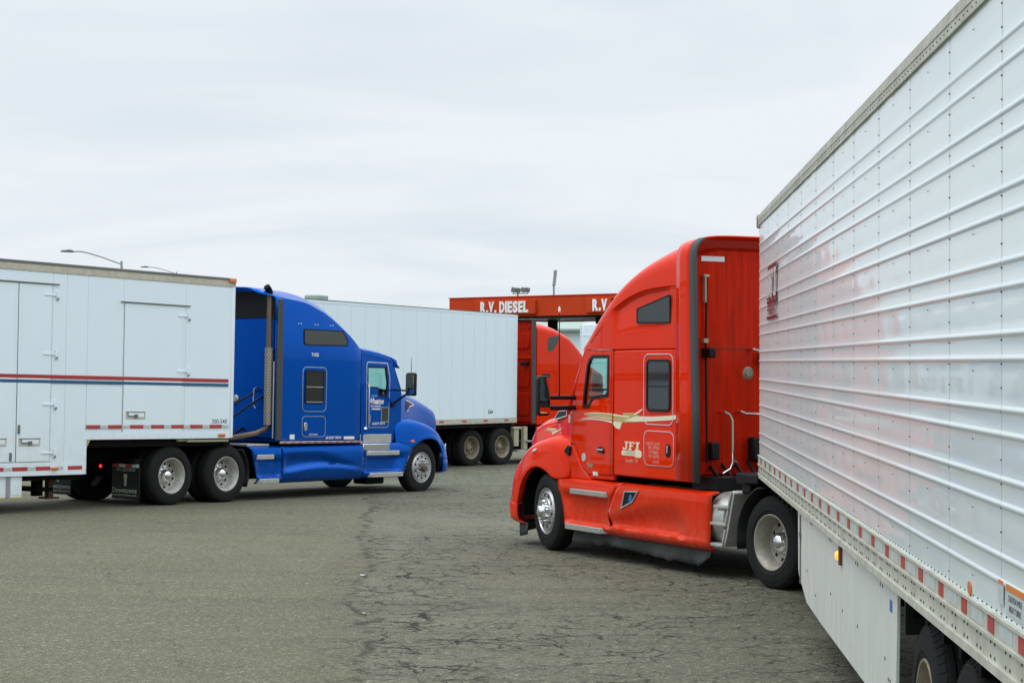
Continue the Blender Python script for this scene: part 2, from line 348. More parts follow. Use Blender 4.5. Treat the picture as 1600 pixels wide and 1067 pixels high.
def asphalt():
    m, t, b = new_mat('old_asphalt'); L = t.links.new
    pos = N(t, 'ShaderNodeNewGeometry').outputs['Position']
    sp = N(t, 'ShaderNodeSeparateXYZ'); L(pos, sp.inputs[0])
    def noise(scale, detail=4, rough=0.55, vec=pos, dist=0):
        n = N(t, 'ShaderNodeTexNoise'); n.inputs['Scale'].default_value = scale; n.inputs['Detail'].default_value = detail
        n.inputs['Roughness'].default_value = rough; n.inputs['Distortion'].default_value = dist; L(vec, n.inputs['Vector']); return n
    def rng(v, a, b_, c=0, d=1):
        n = N(t, 'ShaderNodeMapRange'); n.clamp = True
        for i, x in zip((1, 2, 3, 4), (a, b_, c, d)): n.inputs[i].default_value = x
        L(v, n.inputs[0]); return n.outputs[0]
    def mixc(f, a, b_):
        n = N(t, 'ShaderNodeMix', data_type='RGBA')
        if isinstance(f, float): n.inputs[0].default_value = f
        else: L(f, n.inputs[0])
        for i, x in ((6, a), (7, b_)):
            if isinstance(x, tuple): n.inputs[i].default_value = (*x, 1)
            else: L(x, n.inputs[i])
        return n.outputs[2]
    # edge of the newer overlay on the left, running away from the camera
    wob = noise(0.35, 5, 0.7).outputs['Fac']
    wob2 = noise(2.2, 4, 0.7).outputs['Fac']
    edge = mth(t, 'SUBTRACT', sp.outputs[0], mth(t, 'MULTIPLY_ADD', sp.outputs[1], -0.072, -0.17))
    edge = mth(t, 'ADD', edge, mth(t, 'MULTIPLY', mth(t, 'SUBTRACT', wob, 0.5), 0.9))
    edge = mth(t, 'ADD', edge, mth(t, 'MULTIPLY', mth(t, 'SUBTRACT', wob2, 0.5), 0.35))
    old = rng(edge, -0.10, 0.10)
    # base tone: big soft patches, then aggregate speckle
    big = noise(0.16, 5, 0.6, dist=0.4).outputs['Fac']; mid = noise(1.1, 6, 0.65).outputs['Fac']
    c_new = mixc(rng(big, 0.3, 0.7), (0.100, 0.097, 0.061), (0.132, 0.129, 0.083))
    c_old = mixc(rng(big, 0.3, 0.7), (0.100, 0.099, 0.070), (0.148, 0.147, 0.108))
    c = mixc(old, c_new, c_old)
    c = mixc(rng(mid, 0.35, 0.75, 0.0, 0.75), c, (0.094, 0.093, 0.062))
    # dark tyre tracks, stretched along a sweep
    mpn = N(t, 'ShaderNodeMapping'); mpn.inputs['Rotation'].default_value = (0, 0, R(-62)); mpn.inputs['Scale'].default_value = (0.10, 1.4, 1); L(pos, mpn.inputs[0])
    trk = noise(1.0, 4, 0.6, vec=mpn.outputs[0], dist=0.6).outputs['Fac']
    c = mixc(rng(trk, 0.52, 0.70, 0.0, 0.55), c, (0.072, 0.071, 0.054))
    v1 = N(t, 'ShaderNodeTexVoronoi'); v1.inputs['Scale'].default_value = 75; L(pos, v1.inputs['Vector'])
    sh = N(t, 'ShaderNodeSeparateColor'); L(v1.outputs['Color'], sh.inputs[0])
    c = mixc(rng(sh.outputs[0], 0.80, 1.0, 0.0, 0.75), c, (0.31, 0.29, 0.195))
    c = mixc(rng(sh.outputs[1], 0.70, 1.0, 0.0, 0.85), c, (0.048, 0.047, 0.032))
    v2 = N(t, 'ShaderNodeTexVoronoi'); v2.inputs['Scale'].default_value = 28; L(pos, v2.inputs['Vector'])
    sh2 = N(t, 'ShaderNodeSeparateColor'); L(v2.outputs['Color'], sh2.inputs[0])
    c = mixc(rng(sh2.outputs[2], 0.93, 1.0, 0.0, 0.4), c, (0.34, 0.31, 0.22))
    # alligator cracks
    wv = noise(1.7, 5, 0.65)
    add = N(t, 'ShaderNodeVectorMath', operation='MULTIPLY_ADD'); L(wv.outputs['Color'], add.inputs[0]); add.inputs[1].default_value = (0.55, 0.55, 0.0); L(pos, add.inputs[2])
    wv2 = noise(9, 3, 0.6)
    add2 = N(t, 'ShaderNodeVectorMath', operation='MULTIPLY_ADD'); L(wv2.outputs['Color'], add2.inputs[0]); add2.inputs[1].default_value = (0.09, 0.09, 0.0); L(add.outputs[0], add2.inputs[2])
    thick = noise(3.1, 3, 0.6).outputs['Fac']
    def cracks(scale, width, mask, seed):
        mpv = N(t, 'ShaderNodeMapping'); mpv.inputs['Location'].default_value = (seed, seed*2, 0); L(add2.outputs[0], mpv.inputs[0])
        v = N(t, 'ShaderNodeTexVoronoi', feature='DISTANCE_TO_EDGE', voronoi_dimensions='2D'); v.inputs['Scale'].default_value = scale; L(mpv.outputs[0], v.inputs['Vector'])
        wd = mth(t, 'MULTIPLY_ADD', thick, 2.2*width, -0.45*width)
        return mth(t, 'MULTIPLY', rng(mth(t, 'SUBTRACT', v.outputs['Distance'], wd), -0.12*width, 0.16*width, 1, 0), mask)
    m1 = mth(t, 'MULTIPLY', rng(noise(0.28, 4, 0.6, dist=0.3).outputs['Fac'], 0.36, 0.50), old)
    band = mth(t, 'MULTIPLY', rng(mth(t, 'ABSOLUTE', mth(t, 'SUBTRACT', edge, 0.55)), 0.15, 1.1, 1, 0), rng(sp.outputs[1], 27, 23))
    m1 = mth(t, 'MAXIMUM', m1, band)
    gap1 = rng(noise(1.5, 4, 0.7).outputs['Fac'], 0.42, 0.56)
    gap2 = rng(noise(2.3, 4, 0.7).outputs['Fac'], 0.46, 0.54)
    k1 = cracks(2.3, 0.052, mth(t, 'MULTIPLY', m1, gap1), 3.1)
    k2 = cracks(5.2, 0.066, mth(t, 'MULTIPLY', mth(t, 'MULTIPLY', m1, gap2), 0.85), 7.7)
    k3 = cracks(0.30, 0.0045, mth(t, 'MULTIPLY', gap1, 0.45), 1.3)
    k4 = mth(t, 'MULTIPLY', rng(mth(t, 'ABSOLUTE', edge), 0.015, 0.07, 0.75, 0), gap2)
    k5 = cracks(1.9, 0.066, mth(t, 'MULTIPLY', band, gap1), 5.2)
    k1 = mth(t, 'MAXIMUM', k1, k5)
    ck = mth(t, 'MAXIMUM', mth(t, 'MAXIMUM', k1, k2), mth(t, 'MAXIMUM', k3, k4))
    c = mixc(mth(t, 'MULTIPLY', ck, 0.96), c, (0.011, 0.010, 0.008))
    L(c, b.inputs['Base Color']); b.inputs['Roughness'].default_value = 0.88; b.inputs['Specular IOR Level'].default_value = 0.25
    hgt = mth(t, 'SUBTRACT', mth(t, 'MULTIPLY', v1.outputs['Distance'], 0.35), mth(t, 'MULTIPLY', ck, 1.6))
    bp = N(t, 'ShaderNodeBump'); bp.inputs['Strength'].default_value = 0.55; bp.inputs['Distance'].default_value = 0.012
    L(hgt, bp.inputs['Height']); L(bp.outputs[0], b.inputs['Normal'])
    return m
go = link('ground', g.mesh('ground', asphalt(), 80)); tag(go, kind='structure')

# ------------------------------------------------------------------ wheels (axle along y, outer face at y = 0, outward +y)
RT = 0.515
def tyre_mb(dual):
    t = MB()
    prof = [(.300, -.020), (.330, -.006), (.352, -.003), (.356, .001), (.362, .001), (.366, -.002), (.405, 0.0), (.440, -.004), (.462, -.012), (.468, -.010), (.484, -.020), (.497, -.034),
            (.505, -.046), (RT-.003, -.058), (RT, -.075), (RT, -.098), (RT-.014, -.101), (RT-.014, -.110), (RT, -.113), (RT+.001, -.140), (RT-.014, -.143), (RT-.014, -.152), (RT, -.155),
            (RT, -.182), (RT-.014, -.185), (RT-.014, -.194), (RT, -.197), (RT-.002, -.225), (.500, -.250), (.470, -.268), (.420, -.276), (.360, -.272), (.300, -.255)]
    t.lathe(prof, n=56)
    if dual: t.lathe([(r, y-.34) for r, y in prof], n=40)
    n = 56                                                          # shoulder lugs
    for k in range(0, n):
        a = 2*PI*(k+.5)/n; ca, sa = math.cos(a), math.sin(a); hw = .017
        def q(r, s, y): return (r*ca - s*sa, y, r*sa + s*ca)
        t.add([q(.486, -hw, -.016), q(.486, hw, -.016), q(RT-.002, hw, -.050), q(RT-.002, -hw, -.050), q(.476, -hw, -.024), q(.476, hw, -.024), q(.500, hw, -.056), q(.500, -hw, -.056)],
              [(0,1,2,3), (0,4,5,1), (1,5,6,2), (3,7,4,0)])
    return t
def circ(r, n=24, c=(0, 0), a0=0): return [(c[0]+r*math.cos(2*PI*k/n+a0), c[1]+r*math.sin(2*PI*k/n+a0)) for k in range(n)]
def holes_at(rr, r, n=10, a0=.31): return [circ(r, 10, (rr*math.cos(2*PI*k/n+a0), rr*math.sin(2*PI*k/n+a0))) for k in range(n)]
def rim_drive():
    m = MB()
    m.lathe([(.302, -.022), (.312, -.010), (.308, -.002), (.296, -.004), (.288, -.020), (.280, -.030), (.270, -.060), (.262, -.075), (.258, -.150), (.250, -.185), (.238, -.192)], n=48)
    m.prism(circ(.240, 40), -.200, -.190, 'y', holes_at(.205, .026))
    m.lathe([(.302, -.35), (.24, -.31), (.24, -.25)], n=32)
    return m
def rim_steer():
    m = MB()
    m.lathe([(.300, -.022), (.312, -.010), (.309, -.001), (.298, -.003), (.290, -.018), (.283, -.030), (.276, -.026), (.268, -.010), (.258, .000)], n=48)
    m.prism(circ(.259, 48), -.012, 0.0, 'y', holes_at(.215, .027))
    m.lathe([(.185, 0.0), (.180, .012), (.12, .018), (.10, .018)], n=40)
    m.lathe([(.300, -.25), (.25, -.22), (.25, -.02)], n=32)
    return m
def nuts(y0, ln, r=.1425, s=.016, n=10):
    m = MB()
    for k in range(n):
        a = 2*PI*k/n; c = (r*math.cos(a), 0, r*math.sin(a))
        m.lathe([(s*1.15, y0), (s*1.1, y0+ln*.35), (s*.8, y0+ln*.5), (s*.75, y0+ln*.95), (s*.4, y0+ln)], c=c, n=8)
    return m
WM = {}
WM['tyre2'] = tyre_mb(True).mesh('tyre', M['tyre']); WM['tyre1'] = tyre_mb(False).mesh('tyre', M['tyre'])
for nm, k in (('w', 'rim'), ('t', 'rim_tan'), ('b', 'rim_brown'), ('a', 'rim_alu')): WM['rimd_'+nm] = rim_drive().mesh('wheel', M[k])
WM['rims_a'] = rim_steer().mesh('wheel', M['rim_alu'])
hubd = MB().lathe([(.165, -.195), (.165, -.185), (.112, -.180), (.108, -.14), (.098, -.112), (.090, -.106), (.088, -.100), (.075, -.082), (.045, -.068), (.0, -.064)], n=28)
WM['hubd_w'] = hubd.mesh('hub', M['chrome']); WM['hubd_b'] = hubd.mesh('hub', M['rim_brown'])
WM['hubs'] = MB().lathe([(.105, .012), (.102, .05), (.085, .062), (.078, .10), (.070, .112), (.040, .122), (0, .124)], n=24).mesh('hub', M['chrome'])
WM['hubs_dark'] = MB().lathe([(.100, .012), (.098, .05), (.075, .062), (.068, .09), (.030, .10), (0, .10)], n=24).mesh('hub', M['steel_brown'])
WM['nutd'] = nuts(-.192, .05).mesh('lug_nut_ring', M['rim']); WM['nuts'] = nuts(.016, .062, s=.015).mesh('lug_nut_ring', M['chrome'])
WM['back'] = MB().lathe([(.28, -.23), (.0, -.23)], n=24).mesh('brake_drum', M['chassis'])
def wheel(parent, x, y, kind='drive', rim='w', hub=None, steer=0, z=RT-.006, spin=0.0):
    """y > 0 left side; y is the outer face"""
    rot = (0, spin, R(steer)) if y > 0 else (0, spin, PI+R(steer))
    sub = rot and None
    if kind == 'drive':
        o = link('wheel', WM['rimd_'+rim], parent, (x, y, z), rot); link('tyre', WM['tyre2'], o)
        link('hub', WM['hubd_'+('b' if rim == 'b' else 'w')], o); link('lug_nut_ring', WM['nutd'], o); link('brake_drum', WM['back'], o)
    else:
        o = link('wheel', WM['rims_a'], parent, (x, y, z), rot); link('tyre', WM['tyre1'], o)
        link('hub', WM[hub or 'hubs'], o); link('lug_nut_ring', WM['nuts'], o); link('brake_drum', WM['back'], o)
    return o

# ------------------------------------------------------------------ shared tractor pieces
def half_prof(wd, zb, zs, zt, e=2.6, n=9, lower=0.0, mid=None):
    """half section from bottom outside to top centre"""
    pts = [(wd-lower, zb)] + ([(wd, zb+.06)] if lower else []) + (mid or []) + [(wd, zs)]
    for k in range(1, n+1):
        t = k/n*PI/2
        pts.append((wd*abs(math.cos(t))**(2/e), zs+(zt-zs)*math.sin(t)**(2/e)))
    return pts
def body_loft(mb, stations, cap=True):
    rings = []
    for x, hp in stations:
        hp = [(max(y, 1e-4), z) for y, z in hp]
        ring = [(x, y, z) for y, z in hp] + [(x, -y, z) for y, z in reversed(hp[:-1])]
        rings.append(ring)
    return mb.loft(rings, cap)
def fender(st, yin, side):
    """st = (x, y_out, z_top, z_edge)"""
    rings = []
    for x, yo, zt, ze in st:
        h = zt-ze
        pr = [(yin, zt-.04), (yo-.30, zt), (yo-.15, zt-.01), (yo-.075, ze+h*.93), (yo-.032, ze+h*.78), (yo-.008, ze+h*.52), (yo, ze+h*.25), (yo+.012, ze+min(.05, h*.2)), (yo+.012, ze), (yo-.05, ze), (yo-.08, ze+.05)]
        rings.append([(x, side*p[0], p[1]) for p in pr])
    return MB().loft(rings, cap=False, closed=False)
def ladder_frame(parent, x0, x1, axles, front_axle):
    m = MB()
    for s in (-1, 1):
        m.box(x0, x1, s*.43-.04, s*.43+.04, .72, .98)
    for x in np.arange(x0+.1, x1, .9): m.box(x-.05, x+.05, -.4, .4, .76, .94)
    for x in axles:
        m.lathe([(.09, -.85), (.09, -.3), (.2, -.18), (.22, 0), (.2, .18), (.09, .3), (.09, .85)], c=(x, 0, RT), n=14)
        for s in (-1, 1): m.box(x-.45, x+.45, s*.43-.05, s*.43+.05, .58, .70)
    m.box(front_axle-.06, front_axle+.06, -.95, .95, .38, .50)
    part('chassis_frame', m, M['chassis'], parent, bevel=.008)
    fx0 = max(axles)+.75
    part('underbody_occluder', MB().box(fx0, front_axle-.4, -.62, .62, .36, 1.04).box(front_axle-.4, front_axle+.6, -.42, .42, .50, 1.04).box(-.3, fx0, -.14, .14, .42, .66), M['chassis'], parent, bevel=.03)  # boxes in the engine and shaft space, added to block light underneath
def fifth_wheel(parent, x):
    m = MB().prism([(x-.5, -.42), (x+.38, -.42), (x+.46, -.3), (x+.46, .3), (x+.38, .42), (x-.5, .42), (x-.78, .2), (x-.45, .05), (x-.45, -.05), (x-.78, -.2)], 1.06, 1.12, 'z')
    m.box(x-.2, x+.2, -.45, -.35, .96, 1.06); m.box(x-.2, x+.2, .35, .45, .96, 1.06)
    part('fifth_wheel', m, M['chassis'], parent, bevel=.008)
def trim_ring(mb, x0, x1, z0, z1, r, t, y, dy):
    o = rrect(x0, x1, z0, z1, r); return mb.prism(o, y, y+dy, 'y', [offset_poly(o, t)])
def handle_tube(parent, pts, r, m='chrome', name='grab_handle'):
    return part(name, MB().tube(pts, r, 8), M[m], parent)
def seats(parent, x, zf):
    for s in (-1, 1):
        m = MB().box(x-.25, x+.25, s*.55-.25, s*.55+.25, zf+.35, zf+.52).box(x-.38, x-.22, s*.55-.24, s*.55+.24, zf+.45, zf+1.15).box(x-.36, x-.26, s*.55-.13, s*.55+.13, zf+1.17, zf+1.36)
        part('seat', m, M['seat_cloth'], parent, bevel=.05)
def steering(parent, x, y, z):
    m = MB(); pts = []
    for k in range(25):
        a = 2*PI*k/24; pts.append((x+.22*math.cos(a)*.45, y+.22*math.sin(a), z+.22*math.cos(a)*.9))
    m.tube(pts, .018, 8); m.tube([(x, y, z), (x+.4, y, z-.35)], .03, 8)
    for a in (0.5, 2.6, 4.7): m.tube([(x, y, z), (x+.22*math.cos(a)*.45, y+.22*math.sin(a), z+.22*math.cos(a)*.9)], .014, 6)
    part('steering_wheel', m, M['black'], parent)

# ================================================================== RED TRACTOR
red = thing('truck_tractor', (3.907, 21.173, 0), -28, 0.2, 0, 'red sleeper truck with gold and cream eagle stripe, coupled to the ribbed white trailer', 'truck')
# chassis
ladder_frame(red, -1.9, 6.1, (0, -1.32), 5.1); fifth_wheel(red, -.55)
for x in (0, -1.32):
    for s in (-1, 1): wheel(red, x, s*1.22, 'drive', 't', spin=.3*x+.5)
for s in (-1, 1): wheel(red, 5.1, s*1.20, 'steer', steer=-8, spin=.2)
# lower sleeper body
sl = MB().prism([(1.885, 1.13), (1.93, 1.075), (3.36, 1.075), (3.36, 2.648), (1.885, 2.648)], -1.2, 1.2)
part('sleeper', sl, M['red'], red, bevel=.025)
# roof fairing
SX = [1.91, 2.19, 2.64, 2.95, 3.16, 3.39, 3.61, 3.87, 4.04, 4.16, 4.30, 4.42]
SZ = [3.40, 3.40, 3.372, 3.31, 3.243, 3.151, 3.014, 2.86, 2.743, 2.665, 2.66, 2.657]
TX = [1.91, 2.195, 2.52, 2.88, 3.22, 3.57, 3.86, 4.13, 4.30, 4.43]
TZ = [3.985, 3.93, 3.84, 3.715, 3.565, 3.375, 3.195, 2.985, 2.82, 2.665]
WX = [1.9, 3.36, 3.8, 4.16, 4.30, 4.43]; WY = [1.2, 1.2, 1.175, 1.13, 1.09, 1.02]
st = []
for x in (1.912, 2.05, 2.2, 2.4, 2.6, 2.8, 3.0, 3.15, 3.27, 3.34, 3.40, 3.46, 3.55, 3.65, 3.75, 3.87, 3.96, 4.04, 4.12, 4.20, 4.28, 4.36, 4.42):
    zs, zt, wd = interp(SX, SZ, x), interp(TX, TZ, x), interp(WX, WY, x)
    k = sm(1.95, 2.2, x)*(1-sm(3.28, 3.42, x))                       # recessed side field below the brow
    pz = zs - .06
    mid = [(wd, min(2.70, zs-.004)), (wd-.012*k, max(2.71, min(2.95, zs-.02)) if zs > 2.75 else zs-.003), (wd-.05*k, max(zs-.05, 2.68) if zs > 2.75 else zs-.002), (wd-.02*k, zs-.006 if zs > 2.75 else zs-.001)]
    st.append((x, half_prof(wd, 2.655, zs, zt, 4.2-1.6*sm(2.7, 4.1, x), 16, mid=mid)))
part('roof_fairing', body_loft(MB(), st), M['red'], red, angle=26)
# dark core behind the joint lines
part('body_core', MB().box(1.9, 3.5, -1.15, 1.15, 1.2, 3.3), M['chassis'], red)
# side extenders and the roof's trailing band: one arched sheet
arch = [(1.205, 1.085), (1.205, 2.0), (1.205, 2.9), (1.205, 3.40)] + [(1.205*max(0, math.cos(t))**(2/6.5), 3.40+.565*math.sin(t)**(2/6.5)) for t in [PI/2*k/15 for k in range(1, 16)]]
arch = [(max(y, 0), z) for y, z in arch]; full = arch + [(-y, z) for y, z in reversed(arch[:-1])]
def xr(z): return 1.50-(1.08-z)*-.034 if False else 1.50+.034*(z-1.08)
ext = MB().surf(lambda u, v: (1.905+(xr(full[round(v*(len(full)-1))][1])-1.905)*u, full[round(v*(len(full)-1))][0]*(1+.012*u), full[round(v*(len(full)-1))][1]+(.015*u if full[round(v*(len(full)-1))][1] > 3.5 else 0)), 3, len(full)-1)
part('side_extender', ext, M['red'], red, solid=.02, angle=50)
eg = [p for p in arch if p[0] > 1.03]
for s in (1, -1):
    rub = MB().surf(lambda u, v: (xr(eg[round(v*(len(eg)-1))][1])+.006-.125*u, s*eg[round(v*(len(eg)-1))][0]*1.014+s*.004, eg[round(v*(len(eg)-1))][1]+.018*(eg[round(v*(len(eg)-1))][1] > 3.5)), 2, len(eg)-1)
    part('rubber_edge', rub, M['grey_rubber'], red, solid=.03, angle=50)
# back wall with its fittings
bw = MB().prism([(-1.14, 1.12), (1.14, 1.12), (1.14, 3.60), (1.0, 3.78), (.7, 3.855), (-.7, 3.855), (-1.0, 3.78), (-1.14, 3.60)], 1.80, 1.882, 'x')
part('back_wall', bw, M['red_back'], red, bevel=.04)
part('back_wall_seam', mbox(1.795, 1.80, -1.13, 1.13, 2.652, 2.660), M['dark_gap'], red)
part('warning_label', mbox(1.793, 1.799, .60, .93, 3.69, 3.75), M['white_decal'], red)
part('round_badge', MB().lathe([(.0, -.025), (.045, -.025), (.05, -.01), (.075, -.005), (.08, 0)], c=(1.80, .25, 2.36), n=20, axis='x'), M['rim_brown'], red)
part('small_badge', MB().lathe([(.0, -.015), (.03, -.015), (.035, 0)], c=(1.80, .44, 1.28), n=14, axis='x'), M['alu'], red)
handle_tube(red, [(1.80, .66, 1.90), (1.70, .65, 1.90), (1.68, .60, 1.87), (1.68, .56, 1.80), (1.68, .55, 1.30), (1.69, .58, 1.22), (1.72, .66, 1.17), (1.80, .68, 1.16)], .016)
handle_tube(red, [(1.80, .40, 1.90), (1.72, .40, 1.90), (1.69, .36, 1.875), (1.69, -.2, 1.86), (1.72, -.24, 1.86), (1.80, -.24, 1.86)], .016)
handle_tube(red, [(1.80, .24, 2.65), (1.70, .24, 2.65), (1.69, .20, 2.635), (1.69, -.2, 2.61), (1.80, -.22, 2.61)], .016)
part('junction_box', mbox(1.66, 1.80, .09, .26, 1.31, 1.59), M['black'], red, bevel=.02)
part('connector', mbox(1.70, 1.80, .72, .84, 1.33, 1.54), M['black'], red, bevel=.02)
part('work_lamp', MB().box(1.62, 1.80, .83, .93, 2.54, 2.66), M['black'], red, bevel=.02); part('work_lamp', MB().box(1.66, 1.80, .04, .1, 2.45, 2.6), M['black'], red, bevel=.02)
hz = MB()
for k in range(5):
    y0 = .80-.18*k
    hz.tube([(1.80, y0, 1.25+.02*k), (1.62, y0-.03, 1.10), (1.45, y0-.05, 1.04+.02*(k % 2)), (1.1, y0*.5, 1.02), (.7, y0*.4, 1.1)], .022, 7)
hz.box(1.3, 1.8, .55, 1.05, 1.0, 1.14); hz.tube([(1.75, .88, 3.5), (1.76, .89, 2.7), (1.74, .88, 1.3)], .014, 6)
part('air_hose', hz, M['black'], red)
part('hose_clip', MB().box(1.73, 1.79, .86, .93, 3.50, 3.53).box(1.735, 1.785, .895, .915, 3.2, 3.5).box(1.73, 1.79, .87, .93, 2.72, 2.77), M['bracket'], red)
# sleeper windows, boxes
Y = 1.2
upw = [(2.79, 2.985), (2.79, 3.135), (2.10, 3.275), (2.07, 3.25), (2.07, 2.972)]
part('upper_window', MB().prism(upw, Y-.06, Y+.002), M['glass_dark'], red)
fr = MB().prism(offset_poly(upw, -.018), Y-.05, Y+.006, 'y', [upw]); part('window_frame', fr, M['black'], red)
part('sleeper_window', MB().prism(rrect(2.06, 2.545, 1.92, 2.50, .05), Y+.002, Y+.010), M['glass_dark'], red)
part('window_frame', trim_ring(MB(), 2.035, 2.57, 1.895, 2.525, .07, .03, Y, .018), M['black'], red, bevel=.004)
part('window_bar', mbox(2.06, 2.545, Y+.010, Y+.016, 2.19, 2.205), M['black'], red)
part('access_door_trim', trim_ring(MB(), 1.975, 2.64, 1.732, 2.592, .10, .011, Y, .008), M['chrome'], red)
part('locker_door', MB().prism(rrect(1.97, 2.62, 1.243, 1.655, .09), Y, Y+.005), M['red'], red)
part('locker_trim', trim_ring(MB(), 1.96, 2.63, 1.235, 1.663, .095, .010, Y, .010), M['chrome'], red)
part('locker_latch', MB().prism(rrect(2.03, 2.14, 1.355, 1.51, .045), Y+.004, Y+.014), M['black'], red, bevel=.004)
part('latch_handle', mbox(2.075, 2.10, Y+.014, Y+.026, 1.40, 1.49), M['alu'], red, bevel=.004)
tx = MB()
for s, z, x in (('USDOT 61071', 1.50, 2.42), ('MC 297043', 1.452, 2.40), ('TX 98624', 1.40, 2.41), ('KY 162752', 1.35, 2.40), ('GVW 80', 1.283, 2.36)):
    side_text(tx, s, x, z, .052 if z > 1.3 else .04, Y+.0075, .012)
part('registration_print', tx, M['salmon_decal'], red)
# JFI emblem (slab serif letters cut as polygons) over a banner
def slab_letters(mb, x, z, w_, h_, y, sg, mi=0):
    """letters J F I side by side; (x,z) lower left as read, w_ = whole width"""
    u = w_/3.0; s = .2*u; t = .16*h_
    def A(poly, ox): mb.prism([(x+sg*(ox+p[0]+.12*p[1]*u/h_*1.0), z+p[1]) for p in poly], y, y+.002, 'y', mi=mi)
    J = [(.0, .10*h_), (.10*u, 0), (.62*u, 0), (.72*u, .12*h_), (.72*u, h_-t), (.92*u, h_-t), (.92*u, h_), (.25*u, h_), (.25*u, h_-t), (.44*u, h_-t), (.44*u, t), (.22*u, t), (.22*u, .30*h_), (0, .30*h_)]
    Fp = [(.0, 0), (.55*u, 0), (.55*u, t), (.42*u, t), (.42*u, .42*h_), (.72*u, .42*h_), (.72*u, .60*h_), (.42*u, .60*h_), (.42*u, h_-t), (.78*u, h_-t), (.78*u, .70*h_), (.95*u, .70*h_), (.95*u, h_), (0, h_), (0, h_-t), (.13*u, h_-t), (.13*u, t), (0, t)]
    I = [(0, 0), (.74*u, 0), (.74*u, t), (.54*u, t), (.54*u, h_-t), (.74*u, h_-t), (.74*u, h_), (0, h_), (0, h_-t), (.20*u, h_-t), (.20*u, t), (0, t)]
    A(J, 0); A(Fp, 1.0*u); A(I, 2.15*u); return mb
part('emblem_letters', slab_letters(MB(), 3.13, 1.405, .40, .105, Y+.002, -1), M['cream_decal'], red)
part('emblem_banner', MB().prism(rrect(2.71, 3.16, 1.337, 1.397, .029), Y+.001, Y+.003).prism(rrect(2.69, 2.86, 1.32, 1.41, .04), Y+.0005, Y+.0028), M['cream_decal'], red)
part('banner_print', side_text(MB(), 'LOGISTICS', 2.96, 1.367, .052, Y+.0045, .02), M['green_decal'], red)
part('town_print', side_text(MB(), 'Laredo, TX', 2.925, 1.275, .062, Y+.003, .012, .3), M['salmon_decal'], red)
# eagle stripe
def stripe(mb, top, bot, y, n=6):
    a, b_ = spline(top, n), spline(bot, n); xs = np.linspace(0, 1, max(len(a), len(b_)))
    A = [tuple(np.array([np.interp(t, np.linspace(0, 1, len(a)), [p[i] for p in a]) for i in (0, 1)])) for t in xs]
    B = [tuple(np.array([np.interp(t, np.linspace(0, 1, len(b_)), [p[i] for p in b_]) for i in (0, 1)])) for t in xs]
    k = len(xs); return mb.add([(p[0], y, p[1]) for p in A]+[(p[0], y, p[1]) for p in B], [(i, i+1, k+i+1, k+i) for i in range(k-1)])
def cab_y(x): return 1.2-.07*max(0, x-3.4)
e1 = MB(); e2 = MB()
stripe(e1, [(3.36, 1.846), (3.15, 1.832), (2.98, 1.823)], [(3.36, 1.822), (3.15, 1.812), (2.98, 1.806)], Y+.004)
stripe(e1, [(2.96, 1.800), (2.80, 1.826), (2.40, 1.834), (2.01, 1.855), (1.85, 1.872), (1.66, 1.90)], [(3.10, 1.765), (2.80, 1.762), (2.40, 1.778), (2.01, 1.802), (1.85, 1.832), (1.66, 1.898)], Y+.0045)
stripe(e1, [(2.88, 1.852), (2.78, 1.885), (2.665, 1.925)], [(2.84, 1.846), (2.75, 1.870), (2.665, 1.915)], Y+.004)
e1.prism([(3.35, 1.752), (3.36, 1.71), (3.30, 1.672), (3.21, 1.655), (3.19, 1.672), (3.15, 1.745)], Y+.001, Y+.0035)
e2.prism([(3.355, 1.822), (3.20, 1.808), (3.12, 1.835), (3.13, 1.862), (2.88, 1.868), (2.73, 1.834), (2.95, 1.806), (3.02, 1.768), (2.75, 1.758), (3.10, 1.742), (3.355, 1.756)], Y+.0005, Y+.003)
part('eagle_stripe_cream', e1, M['cream_decal'], red); part('eagle_stripe_gold', e2, M['gold'], red)
